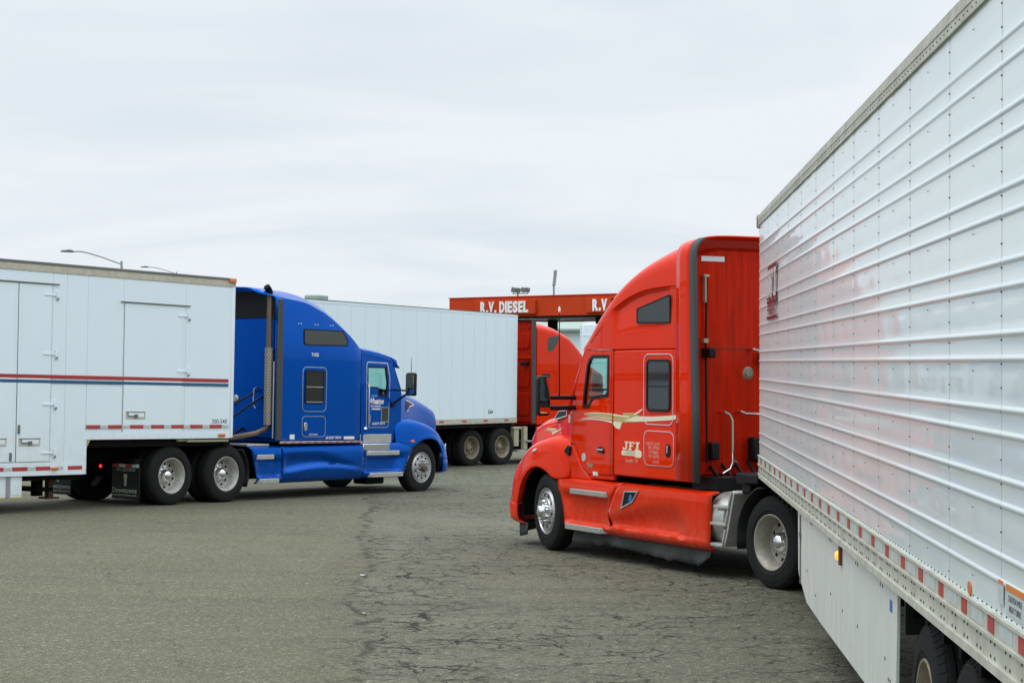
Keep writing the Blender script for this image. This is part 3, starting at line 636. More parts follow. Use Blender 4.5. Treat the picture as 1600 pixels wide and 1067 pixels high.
# cab shell: side plates with window openings, pillars, roof liner
cabp = [(3.385, 1.08), (4.06, 1.06), (4.20, 1.13), (4.45, 1.42), (4.555, 1.44), (4.555, 1.90), (4.47, 2.06), (4.30, 2.50), (4.20, 2.648), (3.385, 2.648)]
winp = [(3.507, 2.065), (3.507, 2.572), (3.975, 2.572), (4.06, 2.52), (4.11, 2.45), (4.195, 2.11), (4.215, 1.915), (4.05, 1.915), (3.985, 1.985), (3.93, 2.025), (3.85, 2.037)]
def cabwarp(x, y, z): return (x, y*(cab_y(x)/1.2)*(1-.014*max(0, z-1.9)), z)
for s in (1, -1):
    m = MB().prism(cabp, s*1.15, s*1.2, 'y', [winp]).warp(cabwarp); part('cab_side', m, M['red'], red)
    m = MB().prism(offset_poly(winp, -.012), s*1.19, s*1.206, 'y', [offset_poly(winp, .03)]).warp(cabwarp); part('window_seal', m, M['black'], red)
    m = MB().prism(winp, s*1.170, s*1.176).warp(cabwarp); part('door_window', m, M['glass'], red)
    m = MB()
    for a, b_ in zip([(3.43, 2.62), (3.43, 1.13), (3.47, 1.02), (4.06, 1.055), (4.30, 1.20), (4.50, 1.50)], [(3.43, 1.13), (3.45, 1.07), (4.04, 1.055), (4.28, 1.18), (4.49, 1.47), (4.52, 1.88)]):
        if a == (3.47, 1.02): continue
        d = Vector((b_[0]-a[0], b_[1]-a[1])).normalized(); nrm = (-d.y*.006, d.x*.006)
        m.prism([(a[0]+nrm[0], a[1]+nrm[1]), (b_[0]+nrm[0], b_[1]+nrm[1]), (b_[0]-nrm[0], b_[1]-nrm[1]), (a[0]-nrm[0], a[1]-nrm[1])], s*1.199, s*1.2025)
    part('door_joint', m.warp(cabwarp), M['dark_gap'], red)
    m = MB().prism([(3.60, 1.335), (3.74, 1.345), (3.80, 1.37), (3.79, 1.40), (3.72, 1.425), (3.64, 1.415), (3.60, 1.385)], s*1.2, s*1.215).warp(cabwarp)
    dh = part('door_handle', m, M['black'], red, bevel=.008)
    part('handle_lever', MB().box(3.62, 3.78, s*1.215, s*1.228, 1.372, 1.392).warp(cabwarp), M['chrome'], dh, bevel=.006)
    part('sill', MB().prism([(3.385, 1.01), (4.02, 1.0), (4.17, 1.06), (4.40, 1.36), (4.36, 1.40), (4.06, 1.055), (3.385, 1.075)], s*1.13, s*1.185).warp(cabwarp), M['red'], red, bevel=.01)
m = MB().prism(circ(.055, 18, (4.19, 1.265)), 1.2, 1.206).warp(cabwarp); part('round_sticker', m, M['tape_white'], red)
m = side_text(MB(), 'T680', 4.02, 1.165, .075, 1.203, .03, .2); part('model_badge', m.warp(cabwarp), M['alu'], red)
m = MB().box(3.86, 3.93, 1.18, 1.20, 1.045, 1.095).box(3.80, 3.845, 1.18, 1.20, 1.045, 1.095).warp(cabwarp); part('sill_reflector', m, M['white_decal'], red)
m = stripe(MB(), [(3.385, 1.848), (3.77, 1.852), (4.0, 1.845), (4.18, 1.83)], [(3.385, 1.832), (3.77, 1.838), (4.0, 1.832), (4.18, 1.822)], 1.2035)
stripe(m, [(3.385, 1.785), (3.77, 1.797), (4.0, 1.79), (4.25, 1.765)], [(3.385, 1.770), (3.77, 1.785), (4.0, 1.778), (4.25, 1.758)], 1.2035)
stripe(m, [(3.385, 1.752), (3.60, 1.768), (3.90, 1.772), (4.33, 1.746)], [(3.385, 1.728), (3.60, 1.748), (3.90, 1.758), (4.33, 1.742)], 1.2035)
part('eagle_stripe_cream', m.warp(cabwarp), M['cream_decal'], red)
m = stripe(MB(), [(3.385, 1.832), (3.77, 1.836), (4.0, 1.828), (4.15, 1.815)], [(3.385, 1.786), (3.77, 1.799), (4.0, 1.80), (4.15, 1.806)], 1.2032); part('eagle_stripe_gold', m.warp(cabwarp), M['gold'], red)
m = MB().box(3.385, 3.44, -1.13, 1.13, 1.1, 2.6); m.v = m.v; part('cab_partition', MB().box(3.40, 3.43, -1.14, -.5, 1.1, 2.64).box(3.40, 3.43, .5, 1.14, 1.1, 2.64), M['interior'], red)
part('cab_floor', MB().box(3.38, 4.9, -1.08, 1.08, 1.08, 1.20).box(4.45, 4.62, -1.0, 1.0, 1.2, 1.86).box(4.55, 4.95, -.9, .9, 1.70, 1.84), M['interior'], red, bevel=.03)
part('headliner', MB().box(3.40, 4.20, -1.08, 1.08, 2.61, 2.65), M['interior'], red)
seats(red, 3.85, 1.10); steering(red, 4.35, .5, 1.95)
def ws(u, v):
    y = (v*2-1); zt = 2.66; zb = 1.88; yy = y*(1.0+.06*(1-u))
    x = (4.42-.26*y*y)*(1-u) + (5.16-.50*y*y)*u
    return (x, yy*1.02, zt*(1-u)+zb*u)
part('windshield', MB().surf(ws, 6, 14), M['glass'], red)
for s in (1, -1): part('windshield_pillar', MB().tube([(4.17, s*1.09, 2.66), (4.42, s*1.09, 2.25), (4.68, s*1.09, 1.86)], .045, 8), M['red'], red)
# hood and fenders
HX = [4.57, 4.9, 5.2, 5.5, 5.85, 6.10, 6.28, 6.41, 6.49]; HW = [1.11, 1.02, .96, .91, .86, .82, .77, .70, .60]
HT = [1.91, 1.90, 1.88, 1.85, 1.79, 1.72, 1.62, 1.46, 1.24]; HS = [1.72, 1.70, 1.66, 1.62, 1.56, 1.48, 1.38, 1.22, 1.00]; HB = [1.3, 1.2, 1.12, 1.1, 1.0, .85, .75, .7, .65]
st = [(x, half_prof(interp(HX, HW, x), interp(HX, HB, x), interp(HX, HS, x), interp(HX, HT, x), 2.4, 8)) for x in (4.69, 4.8, 5.0, 5.2, 5.4, 5.6, 5.85, 6.0, 6.10, 6.20, 6.28, 6.35, 6.41, 6.46, 6.49)]
part('hood', body_loft(MB(), st), M['red'], red, angle=40)
st = [(x, half_prof(1.115-(x-4.57)*.25, 1.05, 1.80, 1.87, 4, 6)) for x in (4.565, 4.68)]
part('cowl', body_loft(MB(), st), M['red'], red)
for s in (1, -1):
    part('cowl_vent', MB().prism([(4.86, 1.775), (4.87, 1.86), (5.12, 1.845), (5.26, 1.71)], s*.94, s*1.04).warp(lambda x, y, z: (x, y-(.16*(x-4.86))*s*.5-(z-1.7)*.18*s, z)), M['chrome'], red)
    part('cowl_vent_grille', MB().prism([(4.89, 1.79), (4.90, 1.85), (5.10, 1.835), (5.20, 1.74)], s*.95, s*1.047).warp(lambda x, y, z: (x, y-(.16*(x-4.86))*s*.5-(z-1.7)*.18*s, z)), M['black'], red)
    FS = [(4.50, 1.17, 1.37, 1.0), (4.58, 1.185, 1.44, .99), (4.68, 1.20, 1.49, .975), (4.80, 1.21, 1.515, .965), (4.90, 1.215, 1.523, .985), (5.00, 1.22, 1.518, 1.035), (5.15, 1.22, 1.495, 1.085), (5.30, 1.22, 1.462, 1.103),
          (5.45, 1.22, 1.425, 1.08), (5.58, 1.215, 1.385, 1.02), (5.70, 1.21, 1.335, .93), (5.80, 1.20, 1.285, .82), (5.87, 1.19, 1.245, .70), (5.905, 1.185, 1.22, .58)]
    part('fender', fender(FS, .72, s), M['red'], red, solid=.012, angle=45)
    BS = [(5.905, 1.185, 1.22, .56), (6.0, 1.178, 1.165, .55), (6.10, 1.16, 1.095, .55), (6.20, 1.125, 1.01, .55), (6.29, 1.08, .92, .55), (6.37, 1.02, .83, .55), (6.44, .93, .75, .55), (6.49, .80, .68, .55)]
    part('fender_nose', fender(BS, .55, s), M['red'], red, solid=.012, angle=45)
    part('headlight', MB().surf(lambda u, v: (5.98+.36*u, s*(1.165-.17*u*u-.03*v), .70+.10*(1-u)+(.25-.1*u)*v), 6, 4), M['lens_white'], red, solid=.01)
    part('kick_panel', MB().prism([(4.0, .985), (4.66, .985), (4.66, 1.30), (4.52, 1.40), (4.46, 1.42), (4.21, 1.12), (4.05, 1.03)], s*1.08, s*1.165), M['red'], red, bevel=.01)
    part('fender_marker', MB().prism([(5.42, 1.285), (5.34, 1.30), (5.32, 1.33), (5.36, 1.335), (5.44, 1.30)], s*1.205, s*1.235), M['lens_white'], red, bevel=.006)
    part('fender_vent', MB().prism([(4.60, 1.30), (4.64, 1.33), (4.54, 1.41), (4.47, 1.39), (4.50, 1.27)], s*1.05, s*1.195), M['black'], red, bevel=.01)
    part('wheel_well', MB().box(4.62, 5.98, s*.60, s*.66, .6, 1.4).box(5.86, 5.89, s*.65, s*1.14, .40, 1.15).box(4.66, 4.70, s*.65, s*1.12, .6, 1.3), M['chassis'], red)
    part('hood_stripe', stripe(stripe(MB(), [(5.0, 1.632), (5.1, 1.60), (5.3, 1.57), (5.42, 1.545)], [(5.0, 1.628), (5.1, 1.588), (5.3, 1.545), (5.42, 1.515)], 0), [(5.28, 1.60), (5.5, 1.60), (5.64, 1.595)], [(5.28, 1.582), (5.5, 1.58), (5.64, 1.592)], 0).warp(lambda x, y, z: (x, s*(interp(HX, HW, x)+.004), z)), M['cream_decal'], red)
    part('hood_stripe_gold', stripe(MB(), [(5.22, 1.595), (5.4, 1.582), (5.6, 1.585), (5.74, 1.56)], [(5.22, 1.55), (5.4, 1.545), (5.6, 1.56), (5.74, 1.556)], 0).warp(lambda x, y, z: (x, s*(interp(HX, HW, x)+.003), z)), M['gold'], red)
# bumper: wraps round the nose
bp_ = [(5.91, 1.185), (6.08, 1.17), (6.22, 1.13), (6.34, 1.06), (6.43, .96), (6.50, .80), (6.55, .5), (6.56, 0)]
pts = spline(bp_, 3); pts = pts + [(x, -y) for x, y in reversed(pts[:-1])]
bz = [(.60, -.02), (.56, .012), (.50, .015), (.40, .012), (.34, 0), (.30, -.06), (.29, -.12)]
m = MB().surf(lambda u, v: ((pts[round(u*(len(pts)-1))][0]+bz[round(v*6)][1]*.9-.0, pts[round(u*(len(pts)-1))][1]*(1+bz[round(v*6)][1]*.6), bz[round(v*6)][0])), len(pts)-1, 6)
part('bumper', m, M['red'], red, solid=.015, angle=45)
m = MB().surf(lambda u, v: (pts[round(u*(len(pts)-1))][0]-.12+.0*v, pts[round(u*(len(pts)-1))][1]*.93, .30-.16*v*(1+.3*math.sin(9*u))), len(pts)-1, 2)
part('air_dam', m, M['black_dusty'], red, solid=.012)
part('grille', MB().box(6.44, 6.52, -.55, .55, .68, 1.28), M['chrome'], red, bevel=.02)
# chassis fairings
FZ = [.31, .335, .365, .395, .42, .435, .45, .465, .48, .50, .53, .56, .60, .64, .68, .72, .76, .80, .84, .88, .92, .95, .972, .985]
NZ = len(FZ)-1
def fy_panel(z, x):
    base = interp([.31, .34, .38, .42, .45, .55, .75, .88, .95, .985], [1.15, 1.205, 1.25, 1.252, 1.245, 1.238, 1.236, 1.236, 1.225, 1.12], z)
    zl = interp([1.4, 1.95, 2.4, 3.3], [.37, .425, .435, .42], x); zu = interp([1.6, 1.9, 2.4, 2.8, 3.05, 3.3], [.86, .86, .82, .72, .66, .60], x)
    k = sm(1.50, 2.0, x)*(1-.55*sm(3.0, 3.35, x))
    return base - .085*k*sm(zl, zl+.035, z)*(1-sm(zl+.05, zu, z)**1.3)
def xsplit(z): return interp([.31, .52, .64, .81, .96, .985], [3.29, 3.42, 3.41, 3.32, 3.19, 3.15], z)
def xfront(z): return interp([.31, .38, .55, .75, .93, .985], [4.60, 4.61, 4.66, 4.75, 4.84, 4.88], z)
for s in (1, -1):
    def f1(u, v):
        z = FZ[round(v*NZ)]; x0 = 1.20; x = x0+(xsplit(z)-.014-x0)*u
        rr = 1-sm(1.20, 1.28, x)
        return (x, s*(fy_panel(z, x)-.05*rr), z)
    part('side_fairing', MB().surf(f1, 36, NZ), M['red_low'], red, solid=.02, angle=50)
    def f2(u, v):
        z = FZ[round(v*NZ)]; a, b_ = xsplit(z)+.014, xfront(z); x = a+(b_-a)*u
        k = sm(.0, .12, u)*(1-sm(.75, .97, u))
        base = interp([.31, .34, .38, .405, .43, .52, .70, .78, .83, .86, .95, .985], [1.13, 1.19, 1.24, 1.245, 1.235, 1.235, 1.235, 1.235, 1.24, 1.235, 1.22, 1.12], z)
        dep = k*.075*sm(.40, .44, z)*(1-sm(.74, .84, z)); rr = sm(.9, 1, u)
        return (x, s*(base-dep-.05*rr), z)
    part('step_fairing', MB().surf(f2, 20, NZ), M['red_low'], red, solid=.02, angle=50)
    part('fairing_backing', MB().box(1.3, 4.6, s*.6, s*1.10, .40, .95), M['chassis'], red)
    part('upper_step', MB().prism([(3.42, 1.19), (4.38, 1.19), (4.33, 1.275), (3.46, 1.28)], .79, .858, 'z').warp(lambda x, y, z: (x, s*y, z)), M['alu_step'], red, bevel=.008)
    part('lower_step', MB().prism([(3.50, 1.18), (4.52, 1.18), (4.46, 1.275), (3.56, 1.285)], .325, .398, 'z').warp(lambda x, y, z: (x, s*y, z)), M['alu_step'], red, bevel=.008)
    vp = [(3.005, .905), (2.675, .915), (2.82, .765), (3.10, .665)]
    part('fairing_vent', MB().prism(vp, s*1.20, s*1.254), M['black'], red)
    part('vent_frame', MB().prism(vp, s*1.225, s*1.262, 'y', [offset_poly(vp, .022)]), M['alu'], red, bevel=.004)
    part('vent_badge', MB().prism([(2.91, .80), (2.87, .87), (2.83, .85), (2.84, .79), (2.88, .77)], s*1.254, s*1.258), M['blue_decal'], red)
    # ragged rubber skirt under the fairing
    xs = np.linspace(4.44, 1.26, 30); rnd = random.Random(3)
    zb = [interp([1.26, 1.35, 1.45, 2.9, 3.62, 4.3, 4.42], [.22, .16, .115, .14, .185, .135, .18], x)+rnd.uniform(-.02, .02) for x in xs]
    rng_ = [rnd.uniform(-.035, .035) for x in xs]
    part('rubber_skirt', MB().surf(lambda u, v: (xs[round(u*29)], s*(1.13+rng_[round(u*29)]*v+.03*math.sin(6*xs[round(u*29)])*v), .33+(zb[round(u*29)]-.33)*v), 29, 3), M['black_dusty'], red, solid=.008, angle=60)
    # fuel tank end and access steps behind the fairing
    part('fuel_tank', MB().lathe([(0, .98), (.26, .98), (.30, 1.0), (.315, 1.04), (.315, 3.0), (0, 3.0)], c=(0, s*.86, .67), n=32, axis='x'), M['alu'], red)
    sp_ = MB().prism([(.80, 1.03), (.80, .97), (.93, .52), (.985, .375), (.955, .375), (.90, .50), (.76, 1.0)], s*.72, s*1.17)
    for x0, x1, z in ((.96, 1.38, .375), (.90, 1.36, .615), (.84, 1.14, .815)):
        sp_.prism([(x0, z), (x1, z), (x1, z+.035), (x0, z+.035)], s*.74, s*1.20)
        sp_.prism([(x0, z+.035), (x0+.03, z+.035), (x0+.03-.05, z+.2), (x0-.05, z+.2)], s*.70, s*1.19)
    part('access_step', sp_, M['rim'], red, bevel=.006)
    qa = [(.62*math.cos(a), RT+.62*math.sin(a)) for a in [R(-12+i*10) for i in range(9)]]
    m = MB().surf(lambda u, v: (qa[round(u*8)][0], s*(.55+.68*v), qa[round(u*8)][1]), 8, 2); part('quarter_fender', m, M['black'], red, solid=.02)
    part('fender_bracket', MB().box(.30, .72, s*.5, s*1.18, 1.12, 1.24).box(.55, .72, s*.5, s*1.1, 1.0, 1.12), M['black'], red, bevel=.02)
    # mirrors
    mx = s*1.62
    mw = lambda x, y, z: (4.38+x-s*y*.30, mx+y*.92, 1.80+z)
    hd = MB().prism(rrect(-.125, .125, 0, .52, .06), 0, .13, 'x').warp(lambda x, y, z: mw(x*(1-.3*abs(y)/.135), y, z))
    mh = part('mirror_head', hd, M['black'], red, bevel=.03, seg=3)
    part('mirror_glass', MB().prism(rrect(-.10, .10, .19, .49, .03), -.008, -.004, 'x').warp(mw), M['mirror'], mh)
    part('mirror_convex', MB().prism(rrect(-.10, .10, .03, .165, .03), -.010, -.004, 'x').warp(mw), M['mirror'], mh)
    part('mirror_arm', MB().tube([(4.45, s*1.06, 2.03), (4.44, s*1.3, 2.035), (4.43, s*1.52, 2.035)], .028, 8).tube([(4.45, s*1.06, 1.90), (4.44, s*1.3, 1.90), (4.43, s*1.52, 1.90)], .032, 8).box(4.40, 4.50, s*1.03, s*1.12, 1.86, 2.07), M['black'], red)
m = MB().tube([(4.30, 1.45, 2.03), (4.30, 1.45, 3.14)], [.012, .006], 6); part('antenna', m, M['black'], red)
part('antenna_tip', MB().lathe([(.0, 0), (.012, .01), (.018, .04), (.010, .07), (0, .09)], c=(4.30, 1.45, 3.13), n=10, axis='z'), M['white_decal'], red)
part('roof_marker_lamp', MB().prism([(2.42, 3.47), (2.47, 3.44), (2.44, 3.52), (2.40, 3.54)], 1.15, 1.19), M['lens_red'], red)
part('cowl_sticker', MB().box(4.60, 4.64, 1.10, 1.116, 1.70, 1.80), M['tape_white'], red)

# ================================================================== RIGHT TRAILER (ribbed, near)
rt = thing('semi_trailer', (4.068, 21.04, 0), 3.315, 0.37, 0, 'tall ribbed white trailer with a white side skirt and lit amber lamp', 'trailer', None)
LEN = 16.15; Z0, Z1 = 1.443, 4.02
ribs = []
for a in (3.80, 3.505, 3.192, 2.897, 2.604, 2.294, 2.008, 1.694): ribs += [a, a-.103]
part('insulated_box', MB().box(-LEN, -.012, -1.286, 1.286, 1.22, 4.13), M['white_rail'], rt)
part('front_wall', MB().box(-.012, 0.0, -1.29, 1.29, 1.24, 4.12), M['white_gloss'], rt)
zl = []
for r_ in sorted(ribs):
    zl += [(r_-.019, 0), (r_-.014, .0012), (r_-.007, .0057), (r_, .0075), (r_+.007, .0057), (r_+.014, .0012), (r_+.019, 0)]
zz = [(Z0, 0)] + zl + [(Z1, 0)]
dense = []
for (a, pa), (b_, pb) in zip(zz[:-1], zz[1:]):
    dense.append((a, pa)); gap = b_-a
    if gap > .08:
        for k in range(1, 4): dense.append((a+gap*k/4, 0))
dense.append(zz[-1])
for i in range(14):
    x0 = -1.22*i-.03; x1 = max(x0-1.22, -LEN); rnd = random.Random(i*3+1)
    amp = [rnd.uniform(.0010, .0026) for _ in range(2)]; ph = [rnd.uniform(-.3, .3) for _ in range(2)]
    def skin(u, v):
        j = round(v*(len(dense)-1)); z, pr = dense[j]; x = x0+(x1-x0)*(.0015+u*.997)
        h = u*2; k = min(1, int(h)); t = h-k
        bul = amp[k]*math.sin(PI*t)**.7*(1+.5*math.sin(3.1*z+ph[k]*9)) + .0012*math.sin(7*z+5*t+ph[k]*5)*math.sin(PI*t)
        return (x, 1.291+(pr if pr else bul*min(1, max(0, min(abs(z-q) for q in ribs)-.022)/.06)), z)
    part('side_panel', MB().surf(skin, 20, len(dense)-1), M['white_gloss'], rt, angle=60)
part('offside_skin', MB().box(-LEN, -.03, -1.30, -1.288, 1.443, 4.02), M['white_gloss'], rt)
tr = MB().box(-LEN, 0, 1.284, 1.302, 4.022, 4.10).box(-LEN, 0, 1.284, 1.308, 4.018, 4.034).box(-LEN, 0, 1.284, 1.306, 4.075, 4.088).box(-LEN, 0, 1.24, 1.300, 4.10, 4.135)
part('top_rail', tr, M['white_rail'], rt)
part('roof_edge_strip', MB().box(-LEN, 0, 1.20, 1.288, 4.136, 4.150), M['lamp_grey'], rt)
br = MB().box(-LEN, 0, 1.284, 1.300, 1.246, 1.343).box(-LEN, 0, 1.284, 1.304, 1.345, 1.443).box(-LEN, 0, 1.284, 1.314, 1.338, 1.352).box(-LEN, 0, 1.284, 1.314, 1.436, 1.450).box(-LEN, 0, 1.20, 1.318, 1.205, 1.246)
part('bottom_rail', br, M['white_rail'], rt)
cc = part('corner_cap', MB().box(-.11, .015, 1.22, 1.318, 3.985, 4.15), M['alu'], rt, bevel=.012)
part('corner_lamp', MB().box(-.09, -.005, 1.318, 1.328, 3.995, 4.12), M['lens_red'], cc, bevel=.008)
rv = MB()
def rivet(mb, x, z, y=1.293, r=.009):
    mb.add([(x+r, y, z), (x, y, z+r), (x-r, y, z), (x, y, z-r), (x, y+.006, z)], [(0,1,4), (1,2,4), (2,3,4), (3,0,4)])
for i in range(14):
    for z in np.arange(1.50, 4.0, .098): rivet(rv, -1.22*i-.03, z, 1.2925, .0055)
    for z in np.arange(1.55, 4.0, .30): rivet(rv, -1.22*i-.64, z, 1.294, .0045)
for x in np.arange(-.1, -16, -.102):
    rivet(rv, x, 1.462, 1.293, .006)
    rivet(rv, x, 4.048, 1.302, .006)
part('rivets', rv, M['dark_gap'], rt)['kind'] = 'stuff'
JT = MB().box(-.0035, .0035, 1.286, 1.2915, Z0, Z1).mesh('panel_joint', M['seam_grey'])
for i in range(14): link('panel_joint', JT, rt, (-1.22*i-.03, 0, 0))
bl = MB()
for x in np.arange(-.25, -16, -.305):
    for dx in (0, .085):
        for z in (1.262, 1.322): rivet(bl, x+dx, z, 1.300, .011)
part('rail_bolts', bl, M['dark_gap'], rt)['kind'] = 'stuff'
TR = MB().box(-.065, .065, 1.304, 1.307, 1.362, 1.428).mesh('red_tape', M['tape_red']); TW = MB().box(-.13, .13, 1.304, 1.3065, 1.366, 1.424).mesh('white_tape', M['tape_white'])
x = -.45
while x > -15.8:
    link('red_tape', TR, rt, (x, 0, 0)); link('white_tape', TW, rt, (x-.30, 0, 0)); x -= .612
# emblem on the skin
Yp = 1.2965
lg = MB()
slab_letters(lg, -1.34, 3.13, 1.22, .33, 1.312, -1)
hol = MB(); slab_letters(hol, -1.375, 3.152, 1.16, .285, 1.3145, -1); hol.warp(lambda x, y, z: (x-.012, y, z))
part('emblem_outline', lg, M['dark_red_decal'], rt); part('emblem_letters', hol, M['white_gloss'], rt)
part('emblem_bar', MB().box(-2.56, -1.33, 1.309, 1.311, 3.09, 3.125).box(-2.56, -1.31, 1.309, 1.311, 2.93, 2.962).box(-2.56, -1.48, 1.309, 1.311, 3.462, 3.482), M['dark_red_decal'], rt)
part('emblem_print', side_text(MB(), 'FREIGHT', -1.92, 3.02, .14, 1.3115, .02, 0, 2.0), M['dark_red_decal'], rt)
# skirt with sections
sk = [(-4.36, 1.21), (-4.40, .66), (-4.47, .60), (-5.15, .445), (-6.2, .425), (-9.0, .41), (-10.33, .41), (-10.335, .64), (-10.385, 1.21)]
def clip(poly, xa, xb):
    def cut(P, x, keep):
        o = []
        for i in range(len(P)):
            a, b_ = P[i-1], P[i]; ina, inb = keep(a[0]), keep(b_[0])
            if ina != inb: t = (x-a[0])/(b_[0]-a[0]); o.append((x, a[1]+t*(b_[1]-a[1])))
            if inb: o.append(b_)
        return o
    return cut(cut(poly, xa, lambda v: v <= xa), xb, lambda v: v >= xb)
for xa, xb in ((-4.3, -4.785), (-4.795, -6.085), (-6.093, -8.2), (-8.207, -10.5)):
    part('skirt_panel', MB().prism(clip(sk, xa, xb), 1.245, 1.268), M['skirt'], rt, bevel=.004)
bo = MB()
for x, z in ((-4.66, 1.02), (-4.62, .80), (-5.2, .72), (-5.9, .60), (-7.0, .75), (-7.75, .72), (-8.6, .73), (-9.9, .72), (-5.5, 1.15), (-5.6, 1.15), (-6.9, 1.15), (-7.02, 1.15), (-8.5, 1.14), (-8.6, 1.14), (-9.7, 1.14), (-9.8, 1.14), (-10.05, .62), (-10.12, .62)):
    rivet(bo, x, z, 1.268, .018)
part('skirt_bolts', bo, M['dark_gap'], rt)['kind'] = 'stuff'
part('skirt_hinge', MB().box(-4.70, -4.64, 1.266, 1.285, .96, 1.0).box(-4.66, -4.64, 1.266, 1.28, .55, 1.15), M['lamp_grey'], rt)
ml = part('turn_lamp', MB().lathe([(.0, .042), (.024, .038), (.036, .018), (.036, 0)], c=(-7.62, 1.268, 1.10), n=18), M['amber_lit'], rt)
part('lamp_bracket', MB().box(-7.74, -7.66, 1.266, 1.29, 1.04, 1.17), M['brown'], ml)
part('skirt_sticker', MB().box(-10.20, -10.10, 1.268, 1.270, 1.03, 1.10), M['blue_decal'], rt)
part('side_marker', MB().prism(circ(.034, 14, (0, 0)), 1.2935, 1.299).warp(lambda x, y, z: (-12.77+x*1.1, y, 1.482+z)), M['amber'], rt)
ws_ = part('warning_sticker', MB().box(-13.92, -13.58, 1.2965, 1.2985, 1.475, 1.60), M['tape_white'], rt)
part('sticker_header', MB().box(-13.92, -13.58, 1.2985, 1.2995, 1.572, 1.60), M['orange'], ws_)
part('sticker_print', side_text(side_text(MB(), 'CAUTION WIDE', -13.75, 1.545, .035, 1.2995, .01), 'RIGHT TURNS', -13.75, 1.505, .035, 1.2995, .01), M['black_decal'], ws_)
ws_ = part('service_sticker', MB().box(-13.52, -13.42, 1.2965, 1.2985, 1.50, 1.60), M['tape_white'], rt)
part('sticker_header', MB().box(-13.52, -13.42, 1.2985, 1.2995, 1.583, 1.60), M['orange'], ws_)
uf = MB().box(-LEN, -.1, -1.2, 1.2, 1.13, 1.2); 
for x in np.arange(-.5, -16, -.5): uf.box(x-.04, x+.04, -1.2, 1.2, 1.05, 1.13)
uf.box(-13.6, -10.3, -.62, -.5, .72, 1.06).box(-13.6, -10.3, .5, .62, .72, 1.06)
for x in (-11.04, -12.29): uf.lathe([(.07, -.85), (.07, .85)], c=(x, 0, .58), n=12)
for s in (-1, 1): uf.box(-3.0, -2.85, s*.75-.07, s*.75+.07, .45, 1.1).box(-3.1, -2.75, s*.75-.15, s*.75+.15, .42, .45)
part('underframe', uf, M['chassis'], rt)
for x in (-11.04, -12.29):
    for s in (1, -1): wheel(rt, x, s*1.22, 'drive', 'b', z=.585, spin=x)
for a, b_, c, d in ((-10.52, -10.48, .95, 1.2), (-13.0, -12.96, .2, 1.0)): part('mud_guard', MB().box(a, b_, .6, 1.24, c, d), M['black'], rt)

# ================================================================== BLUE TRACTOR
POSE_B = ((-6.881, 33.216, .102), 35.8, -1.1, 0.5)
blu = thing('truck_tractor', *POSE_B, 'blue sleeper truck with a tall side exhaust stack and chrome door trim', 'truck')
ladder_frame(blu, -1.2, 7.8, (0, 1.32), 6.95); fifth_wheel(blu, .70)
for x in (0, 1.335):
    for s in (-1, 1): wheel(blu, x, s*1.22, 'drive', 'w', spin=.7*x)
for s in (-1, 1): wheel(blu, 6.95, s*1.20, 'steer', hub='hubs_dark', steer=0)
BSX = [2.74, 2.8, 3.4, 4.0, 4.62, 5.03]; BSZ = [3.735, 3.728, 3.672, 3.474, 3.128, 2.83]
BTX = [2.74, 3.053, 3.4, 3.755, 4.12, 4.49, 4.87, 5.03]; BTZ = [3.90, 3.905, 3.875, 3.795, 3.675, 3.49, 3.23, 3.10]
st = []
for x in (2.745, 2.9, 3.1, 3.3, 3.5, 3.7, 3.9, 4.1, 4.3, 4.5, 4.65, 4.8, 4.92, 5.03):
    zs, zt = interp(BSX, BSZ, x), interp(BTX, BTZ, x); wd = 1.2-.03*sm(4.85, 5.03, x)
    hp = half_prof(wd, 1.06, zs-.03, zs, 6, 4, lower=.05, mid=[(wd, 1.3), (wd, 2.0), (wd, 2.6)])[:-4]
    hp += [(wd-.012, zs), (wd-.05, zs+.012), (wd-.14, zs+.05+(zt-zs-.05)*.25), (wd-.26, zs+(zt-zs)*.72), (wd-.42, zs+(zt-zs)*.92), (wd-.65, zt-.003), (.25, zt), (0, zt)]
    st.append((x, hp))
part('sleeper', body_loft(MB(), st), M['blue'], blu, angle=30)
# roof cowl open to the rear: arch band over a black plate that paints the hollow's shade
a2 = [(1.195, 3.30), (1.195, 3.70), (1.15, 3.745), (1.06, 3.80), (.94, 3.86), (.78, 3.895), (.5, 3.905), (0, 3.905)]; f2_ = a2 + [(-y, z) for y, z in reversed(a2[:-1])]
part('roof_cowl', MB().surf(lambda u, v: (2.745-.55*u*(1 if abs(f2_[round(v*(len(f2_)-1))][0]) < 1.1 else .35), f2_[round(v*(len(f2_)-1))][0], f2_[round(v*(len(f2_)-1))][1]), 3, len(f2_)-1), M['blue'], blu, solid=.025, angle=50)
part('cowl_shade_plate', MB().prism([(-1.15, 3.36), (1.15, 3.36), (1.15, 3.68), (.8, 3.86), (-.8, 3.86), (-1.15, 3.68)], 2.72, 2.743, 'x'), M['black'], blu)
part('back_wall', MB().prism([(-1.13, 1.12), (1.13, 1.12), (1.13, 3.30), (1.05, 3.36), (-1.05, 3.36), (-1.13, 3.30)], 2.66, 2.742, 'x'), M['blue'], blu, bevel=.035)
for s in (1, -1):
    part('rubber_edge', MB().box(2.60, 2.75, s*1.205-.018, s*1.205+.018, 1.09, 3.70), M['grey_rubber'], blu, bevel=.01)
    part('extender_trim', MB().tube([(2.57, s*1.16, 1.13), (2.57, s*1.16, 2.55)], .012, 8), M['alu'], blu)
part('round_badge', MB().lathe([(.0, -.02), (.05, -.02), (.07, 0)], c=(2.66, -.12, 1.85), n=18, axis='x'), M['alu'], blu)
handle_tube(blu, [(2.66, -.75, 2.05), (2.57, -.73, 2.06), (2.56, -.68, 2.04), (2.56, -.67, 1.74), (2.57, -.72, 1.69), (2.66, -.75, 1.68)], .014)
